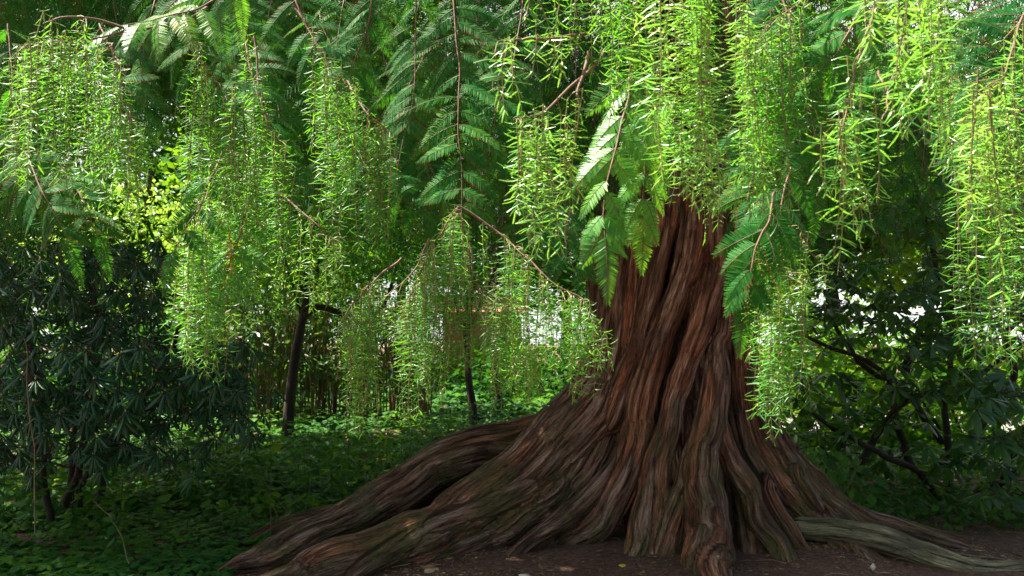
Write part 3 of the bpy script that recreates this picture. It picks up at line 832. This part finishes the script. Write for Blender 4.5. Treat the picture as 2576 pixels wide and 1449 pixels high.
def leaf_cloud(c, centre, radii, clumps, per, size, spread_, tpl=LEAF_LOW, mat=0, keepf=None, shell=.5, flat=.0):
    cen = rng.normal(0, 1, (clumps, 3)); cen = norm(cen) * (rng.random((clumps, 1)) ** (1 / 3) * (1 - shell) + shell)
    cen = np.array(centre) + cen * np.array(radii)
    if keepf is not None: cen = cen[keepf(cen)]
    if not len(cen): return
    pos = np.repeat(cen, per, 0) + rng.normal(0, 1, (len(cen) * per, 3)) * np.array([1, 1, .6]) * spread_
    n = len(pos)
    d = rng.normal(0, 1, (n, 3)) * [1, 1, .5] + [0, 0, -.25]
    up = rng.normal(0, .6, (n, 3)) + [0, 0, .9]
    c.inst(tpl, frames(d, up), pos, size * rng.uniform(.6, 1.3, n), mat)


c = Cloud()
S_ = np.array(SUN)
leaf_cloud(c, (1.5, 9.2, 9.6), (6.3, 6.4, 4.0), 1800, 22, .22, .30, LEAF_LOW, 0,
           lambda q: (q[:, 1] > 4.4 + .3 * np.sin(q[:, 0] * 2)) & (q[:, 2] > 5.7) & ~((q[:, 0] > .2) & (q[:, 1] > 10.0)), .0)  # crown cut back to let sun reach the hanging shoots and right-hand ground
leaf_cloud(c, (-5.0, 9.0, 7.4), (5.0, 5.2, 1.6), 620, 22, .22, .30, LEAF_LOW, 0, lambda q: (q[:, 1] > 4.6) & (q[:, 2] > 5.7), .0)  # crown stretched leftward overhead to shade the left ground
leaf_cloud(c, (1.5, 9.2, 16.5), (3.5, 3.5, 5), 350, 20, .26, .35, LEAF_LOW, 0, lambda q: q[:, 1] > 8.0, .2)
leaf_cloud(c, (-1.8, 6.9, 6.4), (6.5, 2.6, .6), 440, 24, .24, .28, LEAF_LOW, 0, lambda q: q[:, 1] > 4.5, .0)  # unseen low leaf layer added to shade trunk, roots and soil
leaf_cloud(c, (-1.4, 10.6, 4.9), (3.0, 1.5, 2.0), 420, 26, .15, .24, LEAF_THIN, 0, lambda q: q[:, 2] > 2.9, .0)
leaf_cloud(c, (-5.6, 10.4, 5.7), (3.4, 1.5, 1.7), 420, 26, .15, .24, LEAF_THIN, 0, None, .0)
leaf_cloud(c, (4.6, 10.8, 5.0), (2.8, 1.5, 1.9), 300, 26, .15, .24, LEAF_THIN, 0, None, .0)
cr = c.build('crown', [M['canopy']], tree)


# ---------------------------------------------------------------- other trees
def make_tree(name, label, cat, base, trunk_pts, r0, blobs, leafm, barkm, size, group=None, tpl=LEAF_LOW, nlimb=7, crown='crown'):
    root = empty(name, label, cat, group)
    root.location = base
    c = Cloud()
    tp = smooth_path(np.array(trunk_pts, float), 24)
    rad = np.linspace(r0, r0 * .35, 24); rad[0] *= 1.5; rad[1] *= 1.2
    tp = wiggle(tp, r0 * .25, .4, int(abs(base[0]) * 10) + 3)
    c.tube(tp, rad, 10)
    for i in range(nlimb):
        b = blobs[i % len(blobs)]
        s = tp[rng.integers(11, 22)]
        e = np.array(b[0]) + rng.normal(0, .4, 3) * np.array(b[1])
        m = (s + e) / 2 + rng.normal(0, .25, 3)
        c.tube(smooth_path([s, m, e], 12), np.linspace(r0 * .32, .012, 12), 6)
    c.build('trunk', [barkm], root)
    c = Cloud()
    for cen, rd, clumps, per in blobs:
        leaf_cloud(c, cen, rd, clumps, per, size, size * 1.7, tpl, 0, None, .25)
    c.build(crown, [leafm], root)
    return root


def gpt(u, d):
    p = P(u, 800, d)
    return (float(p[0]), float(d), float(gz(p[0], d)))


# leaning dark tree on the far left
b = gpt(105, 9.6)
make_tree('conifer', 'dark leaning conifer behind the rhododendron at the left edge of the photo', 'tree', b,
          [(0, 0, -.1), (-.1, .1, 1.0), (-.55, .2, 2.2), (-1.2, .3, 3.6), (-1.8, .4, 5.5), (-2.2, .5, 9)], .12,
          [((-1.2, .5, 6.6), (3.2, 2.8, 2.0), 330, 22), ((-2.5, .2, 3.3), (1.3, 1.2, .9), 90, 20), ((-.1, .3, 2.5), (1.1, .7, .9), 150, 26), ((-1.6, .3, 2.2), (.8, .7, 1.3), 90, 24)], M['darkleaf'], M['darkbark'], .13, tpl=LEAF_THIN)
# slim tree with a side limb
b = gpt(728, 12.5)
sr = make_tree('slim_tree', 'slim crooked tree with a curved side limb in front of the reddish culms', 'tree', b,
               [(0, 0, -.1), (.03, 0, .5), (.10, 0, 1.15), (.17, 0, 1.55), (.22, .05, 2.1), (.24, .1, 2.7), (.42, .1, 4.0), (.6, .2, 6.5)], .085,
               [((.4, .6, 6.0), (2.6, 2.2, 1.5), 240, 20), ((1.0, 1.0, 4.6), (1.6, 1.2, .9), 70, 20), ((.3, -.2, 2.7), (1.5, .5, .55), 60, 22)], M['bgleaf'], M['slimbark'], .13)
c = Cloud()
c.tube(smooth_path([(.17, 0, 1.72), (.4, 0, 1.9), (.75, 0, 1.80), (1.0, 0, 1.70), (1.3, .1, 1.9), (1.5, .1, 2.5)], 22), np.linspace(.055, .02, 22), 8)
c.build('limb', [M['slimbark']], sr)
# two thin trees between slim tree and the great trunk
for u, d, r, lab in [(1195, 13.5, .09, 'thin dark crooked tree seen under the hanging sprays, left of the great root'), (1262, 15.5, .08, 'thinner dark tree just right of the crooked one, behind the hanging sprays')]:
    b = gpt(u, d)
    make_tree('thin_tree', lab, 'tree', b, [(0, 0, -.1), (-.03, 0, .4), (-.10, 0, 1.0), (-.13, 0, 1.8), (-.05, 0, 3.0), (0, .1, 5)], r * .8,
              [((0, .5, 4.9), (1.4, 1.2, 1.2), 60, 18)], M['bgleaf'], M['darkbark'], .12, 'thin trees behind the redwood')
# sunlit maple
b = gpt(350, 19)
make_tree('maple_tree', 'sunlit yellow-green broadleaf tree glowing behind the dark conifer and rhododendron', 'tree', b,
          [(0, 0, -.1), (.1, 0, 1.5), (0, 0, 3), (.2, 0, 5)], .16,
          [((0, 0, 2.9), (2.5, 1.4, 1.7), 330, 26), ((-2.9, .6, 2.2), (1.2, 1.0, 1.1), 40, 22), ((2.6, .5, 2.2), (1.6, 1.2, 1.6), 110, 24)], M['maple'], M['slimbark'], .15)
# broadleaf and dark trees of the background
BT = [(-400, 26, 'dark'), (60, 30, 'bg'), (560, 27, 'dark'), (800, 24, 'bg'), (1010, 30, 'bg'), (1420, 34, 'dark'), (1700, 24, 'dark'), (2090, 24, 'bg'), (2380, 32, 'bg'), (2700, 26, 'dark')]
BL = ['dark broadleaf tree beyond the left edge conifer', 'green broadleaf tree far behind at the upper left, sky showing through', 'dark tall tree behind the sunlit maple',
      'green tree above the reddish culm clump', 'green tree behind the long middle branch of flat sprays', 'far dark tree left of the great trunk', 'dark tree hidden mostly behind the great trunk',
      'green tree just right of the great trunk, above the rhododendron', 'green tree far behind the right rhododendron', 'dark tree at the far right edge']
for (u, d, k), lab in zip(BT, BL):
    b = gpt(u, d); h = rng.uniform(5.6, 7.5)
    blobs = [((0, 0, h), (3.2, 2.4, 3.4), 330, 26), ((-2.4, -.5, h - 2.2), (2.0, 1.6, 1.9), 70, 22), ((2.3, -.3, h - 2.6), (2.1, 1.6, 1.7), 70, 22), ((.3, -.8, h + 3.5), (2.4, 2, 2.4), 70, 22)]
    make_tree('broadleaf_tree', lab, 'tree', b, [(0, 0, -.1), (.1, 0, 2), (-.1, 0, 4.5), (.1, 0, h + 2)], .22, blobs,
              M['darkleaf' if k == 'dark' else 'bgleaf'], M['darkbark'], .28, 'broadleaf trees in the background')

# far shrubs that close the view under the crowns
HB = [(-200, 22, 'dark', 3.0), (480, 22, 'yel', 1.5), (900, 20, 'dark', 3.4), (1560, 20, 'dark', 2.6), (1950, 21, 'bg', 2.2), (2250, 19, 'bg', 1.7), (2620, 19, 'dark', 3.4), (2110, 12.6, 'bg', 1.5), (2470, 11.6, 'bg', 1.3), (0, 17, 'dark', 2.3), (290, 15.5, 'dark', 1.6), (600, 18, 'dark', 2.0), (1400, 19, 'dark', 1.3), (1150, 24, 'bg', 1.05)]
HL = ['dark shrub at the left edge behind the conifer', 'low yellow-leaved shrub glowing between rhododendron stems', 'tall dark shrub behind the reddish culms', 'dark shrub behind the great trunk',
      'green sunlit shrub right beside the great trunk, beyond the rhododendron', 'low green shrub beyond the gravel path', 'tall dark shrub beyond the rhododendron at the right edge', 'sunlit shrub before the gravel path, seen between rhododendron stems beside the trunk', 'low sunlit shrub behind the lower leaves of the right rhododendron',
      'dark shrub right behind the far left stems of the left rhododendron', 'low dark shrub below the glowing maple, behind the left rhododendron', 'dark shrub just left of the reddish culms',
      'low dark shrub behind the high end of the upper left root', 'low green shrub in front of the pink door of the garden building']
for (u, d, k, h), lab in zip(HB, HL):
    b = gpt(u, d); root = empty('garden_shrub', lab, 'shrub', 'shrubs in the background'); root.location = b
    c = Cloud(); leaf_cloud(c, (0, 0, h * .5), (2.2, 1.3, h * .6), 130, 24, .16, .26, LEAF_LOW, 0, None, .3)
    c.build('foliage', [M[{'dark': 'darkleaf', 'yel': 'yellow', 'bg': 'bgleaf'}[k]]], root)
    c = Cloud()
    for i in range(7):
        a = rng.uniform(-1.4, 1.4)
        c.tube(smooth_path([(a * .2, 0, -.1), (a * .6, .1, h * .3), (a, .1, h * .8)], 8), np.linspace(.04, .01, 8), 5)
    c.build('stem', [M['darkbark']], root)

# clump of reddish bamboo-like culms
b = gpt(800, 15.0); bam = empty('bamboo_clump', 'clump of thin reddish-brown upright culms with narrow glossy leaves, behind the slim tree', 'bamboo'); bam.location = b
c = Cloud(); lf = Cloud()
for i in range(240):
    x = rng.uniform(-1.6, 1.9); y = rng.uniform(-.6, .6); h = rng.uniform(1.4, 2.5); lx = rng.normal(0, .18)
    w = smooth_path([(x, y, -.05), (x + lx * .3, y, h * .5), (x + lx, y - .1, h)], 7)
    c.tube(w, np.linspace(.013, .006, 7), 4)
    n = 9; q = rng.uniform(.35, 1, n)
    pos = np.stack([np.interp(q, np.linspace(0, 1, 7), w[:, j]) for j in range(3)], -1) + rng.normal(0, .06, (n, 3))
    d = rng.normal(0, .5, (n, 3)) + [0, -.2, -.9]
    lf.inst(LEAF_THIN, frames(d, rng.normal(0, 1, (n, 3)) + [0, -1, .3]), pos, rng.uniform(.13, .24, n), 0)
c.build('culms', [M['culm']], bam)
leaf_cloud(lf, (.1, .2, 2.7), (2.6, .7, 1.1), 260, 24, .15, .2, LEAF_THIN, 1)
leaf_cloud(lf, (.2, -.6, 1.6), (2.2, .3, .6), 30, 20, .15, .15, LEAF_THIN, 0)
lf.build('foliage', [M['bamboo'], M['darkleaf']], bam)

# a garden building glimpsed through the sprays
hb = gpt(1180, 27); hut = empty('garden_house', 'pink-red and salmon walled building glimpsed through the hanging sprays', 'building'); hut.location = hb


def box(name, x0, x1, y0, y1, z0, z1, mat, parent):
    me = bpy.data.meshes.new(name)
    v = [(x, y, z) for z in (z0, z1) for y in (y0, y1) for x in (x0, x1)]
    me.from_pydata(v, [], [(0, 2, 3, 1), (4, 5, 7, 6), (0, 1, 5, 4), (2, 6, 7, 3), (0, 4, 6, 2), (1, 3, 7, 5)])
    me.materials.append(mat); o = bpy.data.objects.new(name, me); scene.collection.objects.link(o); o.parent = parent
    return o


M['pink'] = plain('pink_paint', (.60, .07, .13), (.75, .12, .20), 3, .6, .05)
M['salmon'] = plain('salmon_render', (.66, .30, .22), (.78, .40, .30), 3, .8, .1)
M['roof'] = plain('roof_tiles', (.28, .10, .06), (.40, .17, .10), 9, .8, .3)
M['glass'] = plain('window_glass', (.05, .07, .09), (.09, .12, .14), 2, .1, 0)
M['whitep'] = plain('white_paint', (.7, .7, .68), (.8, .8, .78), 5, .5, .05)
box('wall', -.8, 1.6, 0, 3, 0, 2.1, M['salmon'], hut)
box('door', -.72, .1, -.06, -.003, 0, 2.0, M['pink'], hut)
wnd = box('window', .5, 1.2, -.05, -.003, .7, 1.4, M['whitep'], hut)
box('pane', .56, 1.14, -.07, -.053, .76, 1.34, M['glass'], wnd)
me = bpy.data.meshes.new('roof')
me.from_pydata([(-1.0, -.3, 2.103), (1.8, -.3, 2.103), (1.8, 3.3, 2.103), (-1.0, 3.3, 2.103), (-1.0, 1.5, 2.7), (1.8, 1.5, 2.7)], [], [(0, 1, 5, 4), (2, 3, 4, 5), (0, 4, 3), (1, 2, 5), (0, 3, 2, 1)])
me.materials.append(M['roof']); o = bpy.data.objects.new('roof', me); scene.collection.objects.link(o); o.parent = hut


# ---------------------------------------------------------------- rhododendrons
def whorl(c, pos, up, n, size, droop, tpl, mat=0):
    up = norm(up)
    a = np.arange(n) * 2 * math.pi / n + rng.uniform(0, 6) + rng.normal(0, .12, n)
    t1 = norm(np.cross(up, [.3, .8, .1])); t2 = np.cross(up, t1)
    dr = droop + rng.normal(0, .22, n)
    d = (t1 * np.cos(a)[:, None] + t2 * np.sin(a)[:, None]) * np.cos(dr)[:, None] - up * np.sin(dr)[:, None]
    R = frames(d, np.tile(up, (n, 1)) + rng.normal(0, .08, (n, 3)))
    c.inst(tpl, R, pos + d * .015, size * rng.uniform(.75, 1.12, n), mat)


def rhododendron(name, label, base, stems, tips, leafm, size, droop, tpl, nleaf, bud=True, r=.035):
    root = empty(name, label, 'shrub'); root.location = base
    base = np.array(base)
    sc = []
    for s in stems:
        w = wiggle(smooth_path(np.array(s, float), 22), .03, .5, int(rng.integers(1, 999)))
        c = Cloud(); c.tube(w, np.linspace(r * rng.uniform(.8, 1.2), r * .4, 22), 7)
        c.build('stem', [M['darkbark']], root)
        sc.append(w[6:])
    allp = np.vstack(sc)
    c = Cloud(); tw = Cloud()
    tips = sorted([np.array(t) for t in tips], key=lambda t: np.linalg.norm(allp - t, axis=1).min())
    for t in tips:
        j = int(np.argmin(np.linalg.norm((allp - t) * [1, 1, 1.3], axis=1) + .8 * np.maximum(allp[:, 2] - t[2], 0) + rng.uniform(0, .12, len(allp))))
        s = allp[j]
        m = s * .5 + t * .5 + [0, 0, -.10 * np.linalg.norm(t - s)] + rng.normal(0, .04, 3)
        w = smooth_path([s, m, t], 9)
        lw = np.linalg.norm(t - s); w[1:-1] += rng.normal(0, .012, (7, 3))
        tw.tube(w, np.linspace(min(.012, .003 + .009 * lw), .003, 9), 5)
        allp = np.vstack([allp, w[3:8]])
        up = norm(w[-1] - w[-2]) * .5 + np.array([0, -.12, .9]) + rng.normal(0, .22, 3)
        whorl(c, t, up, int(rng.integers(nleaf - 2, nleaf + 2)), size * rng.uniform(.8, 1.15), droop, tpl, 0)
        if bud:
            c.inst(BUD, frames(np.array([up]), np.array([[0, 1, 0.]])), np.array([t + norm(up) * .012]), np.array([.022]), 1)
    tag(tw.build('twigs', [M['darkbark']], root), kind='stuff')
    c.build('foliage', [leafm, M['bud']], root)
    return root


def tips_in(base, spec):
    out = []
    for (u0, u1, v0, v1, d0, d1, n) in spec:
        for _ in range(n):
            p = P(rng.uniform(u0, u1), rng.uniform(v0, v1), rng.uniform(d0, d1))
            if p[2] > .25: out.append(p - np.array(base))
    return out


b = gpt(190, 7.3)
spec = [(-160, 420, 600, 860, 5.6, 8.6, 340), (-160, 620, 840, 1060, 5.4, 8.2, 330), (360, 640, 880, 1060, 5.9, 7.6, 50), (520, 700, 930, 1110, 5.9, 6.6, 16), (200, 540, 1050, 1200, 5.6, 6.8, 34), (-160, 420, 1000, 1170, 5.8, 8.4, 130), (-120, 100, 1080, 1220, 5.4, 6.6, 12)]
rhododendron('rhododendron', 'dark blue-green rhododendron with drooping leaf whorls on several stems, in the shade at left', b,
             [[(0, 0, -.05), (0, 0, .6), (.1, 0, 1.2), (.2, .1, 1.8)], [(-.2, .1, -.05), (-.3, .1, .5), (-.35, .1, 1.2), (-.5, 0, 1.9)], [(.05, 0, .3), (.35, -.1, .75), (.9, -.3, 1.05), (1.35, -.5, 1.2)],
              [(-.25, 0, .3), (-.6, -.2, .8), (-1.0, -.3, 1.3), (-1.3, -.3, 1.7)], [(.12, .2, -.05), (.2, .3, .6), (.6, .3, 1.3), (.9, .2, 1.8)], [(-.1, .3, -.05), (-.1, .4, .8), (0, .4, 1.6), (-.1, .3, 2.1)], [(0.02, -.1, .2), (.3, -.5, .5), (.6, -.9, .75), (.9, -1.2, .85)]],
             tips_in(b, spec), M['rhodo'], .135, .62, RHODO_CURL, 9)

b = gpt(2350, 8.8)
spec = [(1960, 2250, 620, 860, 8.0, 9.4, 50), (2050, 2620, 260, 560, 7.4, 9.5, 150), (2000, 2640, 520, 760, 7.4, 9.8, 130), (2200, 2660, 700, 1000, 6.8, 8.8, 120), (2440, 2680, 950, 1380, 6.4, 8.0, 75), (1990, 2350, 760, 1100, 8.2, 9.8, 60), (2060, 2500, 1090, 1260, 7.6, 9.4, 60), (1950, 2150, 950, 1150, 8.0, 9.0, 22)]
rhododendron('rhododendron', 'large green rhododendron with broad leaves and tangled arching stems, right of the great trunk', b,
             [[(.1, 0, -.05), (.1, 0, .8), (.2, 0, 1.8), (.3, .1, 3.0)], [(-.1, .1, -.05), (-.35, 0, .6), (-.6, -.2, 1.2), (-1.4, -.3, 1.55)], [(-.3, 0, 1.2), (-.1, 0, 1.7), (.1, .1, 2.2), (-.2, 0, 3.2)],
              [(.3, 0, -.05), (.8, -.2, .7), (1.0, -.3, 1.7), (.9, -.3, 2.6)], [(0, -.2, -.05), (-.5, -.5, .35), (-1.0, -.7, .55), (-1.4, -.6, .85)], [(.2, -.2, -.05), (.5, -.9, .5), (.8, -1.5, .7), (1.0, -1.8, .9)],
              [(.1, .1, .5), (-.3, 0, 1.05), (-.8, -.1, 1.3), (-1.1, -.1, 1.9)], [(0, 0, .3), (.5, -.4, 1.0), (.4, -.6, 1.6), (.9, -.6, 2.0)], [(-.9, -.3, .3), (-.5, -.3, .9), (.1, -.4, 1.1), (.6, -.5, 1.5)]],
             tips_in(b, spec), M['rhodo_r'], .17, .45, RHODO, 8, False, .045)


# ---------------------------------------------------------------- ground cover, litter, grass, stalks
def scatter(n, x0, x1, y0, y1, keep):
    p = np.stack([rng.uniform(x0, x1, n), rng.uniform(y0, y1, n)], -1)
    return p[keep(p)]


def path_x(p):   # bare soil boundary: left root end to the trunk
    return p


root_line = np.array([P(*q[:3])[:2] for q in STR[2]])


def behind_left_root(p):
    yr = np.interp(p[:, 0], root_line[::-1, 0], root_line[::-1, 1], left=5.85)
    edge = vnoise(np.stack([p[:, 0] * 1.5, p[:, 1] * 1.5, 0 * p[:, 0]], -1), 5) * .2
    r = (p[:, 1] > yr + .25 + edge) & (p[:, 0] < 1.1)
    lf = (p[:, 0] < -1.75 + edge) & (p[:, 1] > 4.2)
    return r | lf


c = Cloud()
for (n, x0, x1, y0, y1, sz, hh) in [(15000, -4.6, .8, 4.6, 9, .075, .20), (15000, -8, 1.2, 8.5, 16, .10, .34), (6500, -12, 4, 15, 21, .18, .4), (7000, -18, 5, 20, 34, .30, .5)]:
    p = scatter(n, x0, x1, y0, y1, behind_left_root)
    dn = vnoise(np.stack([p[:, 0] * .9, p[:, 1] * .9, 0 * p[:, 0]], -1), 9)
    p = p[rng.random(len(p)) < np.clip(.75 + .6 * dn, .15, 1)]
    dn = vnoise(np.stack([p[:, 0] * 1.1, p[:, 1] * 1.1, 0 * p[:, 0]], -1), 12)
    z = gz(p[:, 0], p[:, 1]) + rng.uniform(.02, 1, len(p)) * hh * np.clip(.6 + .6 * dn, .25, 1.2)
    pos = np.column_stack([p, z])
    for k in range(3):     # three leaflets to a leaf
        a = rng.uniform(0, 6.28, len(p)) * 0 + (np.arange(len(p)) * 2.4) + (k - 1) * 1.25
        d = np.stack([np.cos(a), np.sin(a), rng.normal(-.15, .2, len(p))], -1)
        c.inst(OVAL, frames(d, rng.normal(0, .25, (len(p), 3)) + [0, -.15, 1]), pos, sz * rng.uniform(.55, 1.15, len(p)))
for i in range(380):
    x = rng.uniform(-5, .9); y = rng.uniform(6.2, 13) if i % 2 else rng.uniform(7.2, 10)
    if not behind_left_root(np.array([[x, y]]))[0]: continue
    h = rng.uniform(.15, .7) * (.6 + .4 * rng.random()); st = smooth_path([(x, y, float(gz(x, y))), (x + rng.normal(0, .05), y, float(gz(x, y)) + h)], 5)
    k = int(rng.integers(10, 24)); q = rng.uniform(.2, 1, k)
    pos = st[0] + (st[-1] - st[0]) * q[:, None]; a = rng.uniform(0, 6.28, k)
    d = np.stack([np.cos(a), np.sin(a), rng.normal(-.1, .3, k)], -1)
    c.tube(st, .003, 3, 0)
    c.inst(OVAL, frames(d, rng.normal(0, .4, (k, 3)) + [0, -.3, 1]), pos + d * .03, rng.uniform(.05, .12, k), int(rng.random() < .35))
tag(c.build('ground_cover', [M['cover'], M['bgleaf']]), 'low dense carpet of three-lobed bramble and ivy leaves behind the left root', 'ground cover', kind='stuff')

# right side ivy patch and undergrowth near the rear right root
c = Cloud()
for (n, x0, x1, y0, y1, sz, hh) in [(2200, 2.7, 5.8, 7.0, 8.6, .085, .18), (5200, 2.6, 8, 8.2, 13.4, .10, .30)]:
    p = scatter(n, x0, x1, y0, y1, lambda q: q[:, 1] > 7.0 - (q[:, 0] - 2.7) * .1 + .25)
    z = gz(p[:, 0], p[:, 1]) + rng.uniform(.0, 1, len(p)) * hh
    a = rng.uniform(0, 6.28, len(p)); d = np.stack([np.cos(a), np.sin(a), rng.normal(-.3, .25, len(p))], -1)
    c.inst(OVAL, frames(d, rng.normal(0, .35, (len(p), 3)) + [0, -.3, 1]), np.column_stack([p, z]), sz * rng.uniform(.5, 1.2, len(p)))
tag(c.build('undergrowth', [M['cover']]), 'low leafy undergrowth beneath the right rhododendron', 'ground cover', kind='stuff')

# ivy plant climbing beside the right flank of the trunk
c = Cloud(); iv = empty('ivy_plant', 'young broad-leaved ivy growing against the right foot of the great trunk', 'plant')
bpos = P(2085, 1230, 7.25); iv.location = bpos
for i in range(46):
    q = np.array([rng.uniform(-.28, .33), rng.uniform(-.25, .1), rng.uniform(-.02, .34)]); q[2] -= .35 * max(q[0], 0)
    d = np.array([rng.normal(0, .5), -.5, rng.normal(-.6, .4)])
    c.inst(OVAL, frames(d[None], np.array([[rng.normal(0, .3), -.8, .6]])), q[None], np.array([rng.uniform(.08, .13)]))
c.build('foliage', [M['cover']], iv)
c = Cloud()
for i in range(6):
    c.tube(smooth_path([(rng.uniform(-.1, .2), 0, -.25), (rng.uniform(-.2, .25), -.02, .0), (rng.uniform(-.25, .3), -.1, .25)], 8), .004, 4)
c.build('stem', [M['greentwig']], iv)

# leaf litter on the bare soil
c = Cloud()
p = scatter(16000, -3.5, 5.5, 4.2, 8.0, lambda q: np.ones(len(q), bool))
z = gz(p[:, 0], p[:, 1]) + .008
n = len(p); a = rng.uniform(0, 6.28, n)
d = np.stack([np.cos(a), np.sin(a), rng.normal(0, .12, n)], -1)
big = rng.random(n) < .05
c.inst(LEAF_THIN, frames(d, rng.normal(0, .25, (n, 3)) + [0, 0, 1]), np.column_stack([p, z]), np.where(big, rng.uniform(.06, .11, n), rng.uniform(.015, .045, n)))
p = scatter(26000, -3.0, 5.5, 4.4, 7.6, lambda q: rng.random(len(q)) < .35 + .65 * (vnoise(np.column_stack([q * 1.6, 0 * q[:, 0]]), 21) > -.1))
n = len(p); a = rng.uniform(0, 6.28, n)
c.inst(LEAF_THIN, frames(np.stack([np.cos(a), np.sin(a), rng.normal(.05, .12, n)], -1), rng.normal(0, .3, (n, 3)) + [0, 0, 1]),
       np.column_stack([p, gz(p[:, 0], p[:, 1]) + .006]), rng.uniform(.012, .030, n))
for i in range(260):
    x, y = rng.uniform(-2.5, 5), rng.uniform(4.6, 7.2); a = rng.uniform(0, 6.28); l = rng.uniform(.04, .22)
    z = float(gz(x, y)) + .008
    c.tube([(x, y, z), (x + math.cos(a) * l * .5, y + math.sin(a) * l * .5, z + .008), (x + math.cos(a + .3) * l, y + math.sin(a + .3) * l, z)], .0025, 4)
tag(c.build('leaf_litter', [M['litter']]), 'scattered fallen brown leaves, needles and twigs on the bare soil', 'fallen leaves', kind='stuff')

# sunlit grass beyond the right rhododendron
c = Cloud()
p = scatter(26000, 2.0, 13, 9.6, 13.5, lambda q: np.ones(len(q), bool))
n = len(p); d = rng.normal(0, .35, (n, 3)) + [0, 0, 1]
c.inst(LEAF_THIN, frames(d, rng.normal(0, 1, (n, 3))), np.column_stack([p, gz(p[:, 0], p[:, 1])]), rng.uniform(.08, .18, n))
p = scatter(16000, 0.0, 22, 17.3, 26, lambda q: np.ones(len(q), bool))
n = len(p); d = rng.normal(0, .35, (n, 3)) + [0, 0, 1]
c.inst(LEAF_THIN, frames(d, rng.normal(0, 1, (n, 3))), np.column_stack([p, gz(p[:, 0], p[:, 1])]), rng.uniform(.14, .28, n))
tag(c.build('grass', [M['grass']]), 'bright sunlit grass on both sides of the gravel path', 'grass', kind='stuff')

# dry stalks
ST = [([(60, 850, 5.0), (72, 950, 5.0), (82, 1100, 5.0), (88, 1340, 5.1)], 'long thin pale stalk standing at the far left edge'),
      ([(235, 1260, 5.7), (290, 1320, 5.6), (325, 1420, 5.55)], 'bent dry stalk arching out below the dark rhododendron stems'),
      ([(685, 1190, 6.6), (680, 1280, 6.55), (678, 1385, 6.5)], 'straight upright dry stalk, leftmost of the loose bunch left of the roots'),
      ([(670, 1230, 6.6), (700, 1300, 6.6), (725, 1390, 6.5)], 'slanting dry stalk crossing the foot of the upright bunch'),
      ([(785, 1180, 6.6), (770, 1280, 6.6), (755, 1360, 6.6)], 'pale dry stalk with a slight curve in the middle of the bunch'),
      ([(915, 1140, 6.9), (920, 1210, 6.9), (945, 1260, 6.9)], 'curved dry stalk nearest the upper left root, bowed outward'),
      ([(970, 1130, 6.9), (985, 1160, 6.9), (980, 1190, 6.9)], 'short hooked dry stalk nearest the ridge of the upper left root'),
      ([(700, 1260, 6.4), (760, 1330, 6.3), (800, 1370, 6.2)], 'long dry stalk lying slanted towards the root tips')]
for pth, lab in ST:
    c = Cloud(); w = wiggle(smooth_path(np.array([P(*q) for q in pth]), 18), .012, .5, int(pth[0][0]))
    c.tube(w, np.linspace(.0016, .0034, 18), 5)
    tag(c.build('dry_stalk', [M['stalk']]), lab, 'stalk', 'dry stalks among the ground cover')

# fallen stick and chips at the lower right
for pth, r, lab in [([(2330, 1398, 6.3), (2450, 1412, 6.2), (2560, 1425, 6.1)], .012, 'thin fallen stick lying behind the pale surface root'),
                    ([(2190, 1385, 6.6), (2280, 1393, 6.5), (2330, 1400, 6.4)], .03, 'short dark piece of dead wood lying behind the pale surface root')]:
    pp = np.array([P(*q) for q in pth]); pp[:, 2] = gz(pp[:, 0], pp[:, 1]) + r * .8
    c = Cloud(); c.tube(wiggle(smooth_path(pp, 12), .01, .6, 5), np.linspace(r, r * .5, 12), 7)
    tag(c.build('fallen_stick', [M['stalk'] if r < .02 else M['darkbark']]), lab, 'stick')

# a few single leaves and a chip that stand out on the soil
M['tan'] = plain('tan_leaf', (.42, .28, .14), (.62, .46, .26), 20, .6, .1)
M['pale'] = plain('pale_wood', (.55, .48, .36), (.75, .68, .55), 20, .7, .2)
M['gold'] = plain('golden_leaf', (.60, .42, .03), (.80, .62, .06), 20, .5, .1)
for (u, v, L_, az, mt, nm, lab, cat) in [
        (1068, 1428, .13, .9, 'tan', 'fallen_leaf', 'long tan leaf lying on the soil below the lower left root', 'leaf'),
        (1335, 1436, .09, 2.6, 'pale', 'fallen_leaf', 'pale cream leaf on the bare soil at the bottom centre of the photo', 'leaf'),
        (1556, 1412, .055, .3, 'gold', 'fallen_leaf', 'small bright yellow leaf on the soil just left of the front roots', 'leaf'),
        (2196, 1424, .06, 1.1, 'pale', 'wood_chip', 'pale pointed wood chip standing by the pale surface root', 'wood chip')]:
    d = 1.5 / ((v - 855) / F); p = P(u, v, d); g = float(gz(p[0], p[1])) + .012
    for _ in range(3):
        d = (1.5 - g) / ((v - 855) / F); p = P(u, v, d); g = float(gz(p[0], p[1])) + .012
    c = Cloud(); tilt = .9 if nm == 'wood_chip' else .12
    c.inst(OVAL if nm != 'wood_chip' else LEAF_LOW, frames(np.array([[math.cos(az), math.sin(az), tilt]]), np.array([[0, -.5, .9]])), np.zeros((1, 3)), np.array([L_]))
    o = c.build(nm, [M[mt]]); o.location = (float(p[0]), float(p[1]), g)
    md = o.modifiers.new('thickness', 'SOLIDIFY'); md.thickness = .012 if nm == 'wood_chip' else .002
    tag(o, lab, cat)
# one dead orange shoot among the green ones
M['dead'] = leaf_mat('dead_needle', [(0, (.35, .10, .02)), (1, (.62, .26, .04))], (.7, .3, .04), .3, .6, spec=.1)
c = Cloud(); q = P(577, 585, 2.9); strand(c, q, .15, .012, .006); strand(c, q + [.004, -.01, 0], .12, .012, .006)
o = c.build('dead_shoot', [M['dead'], M['dead'], M['dead']], tree); o['label'] = 'dead orange-brown shoot'
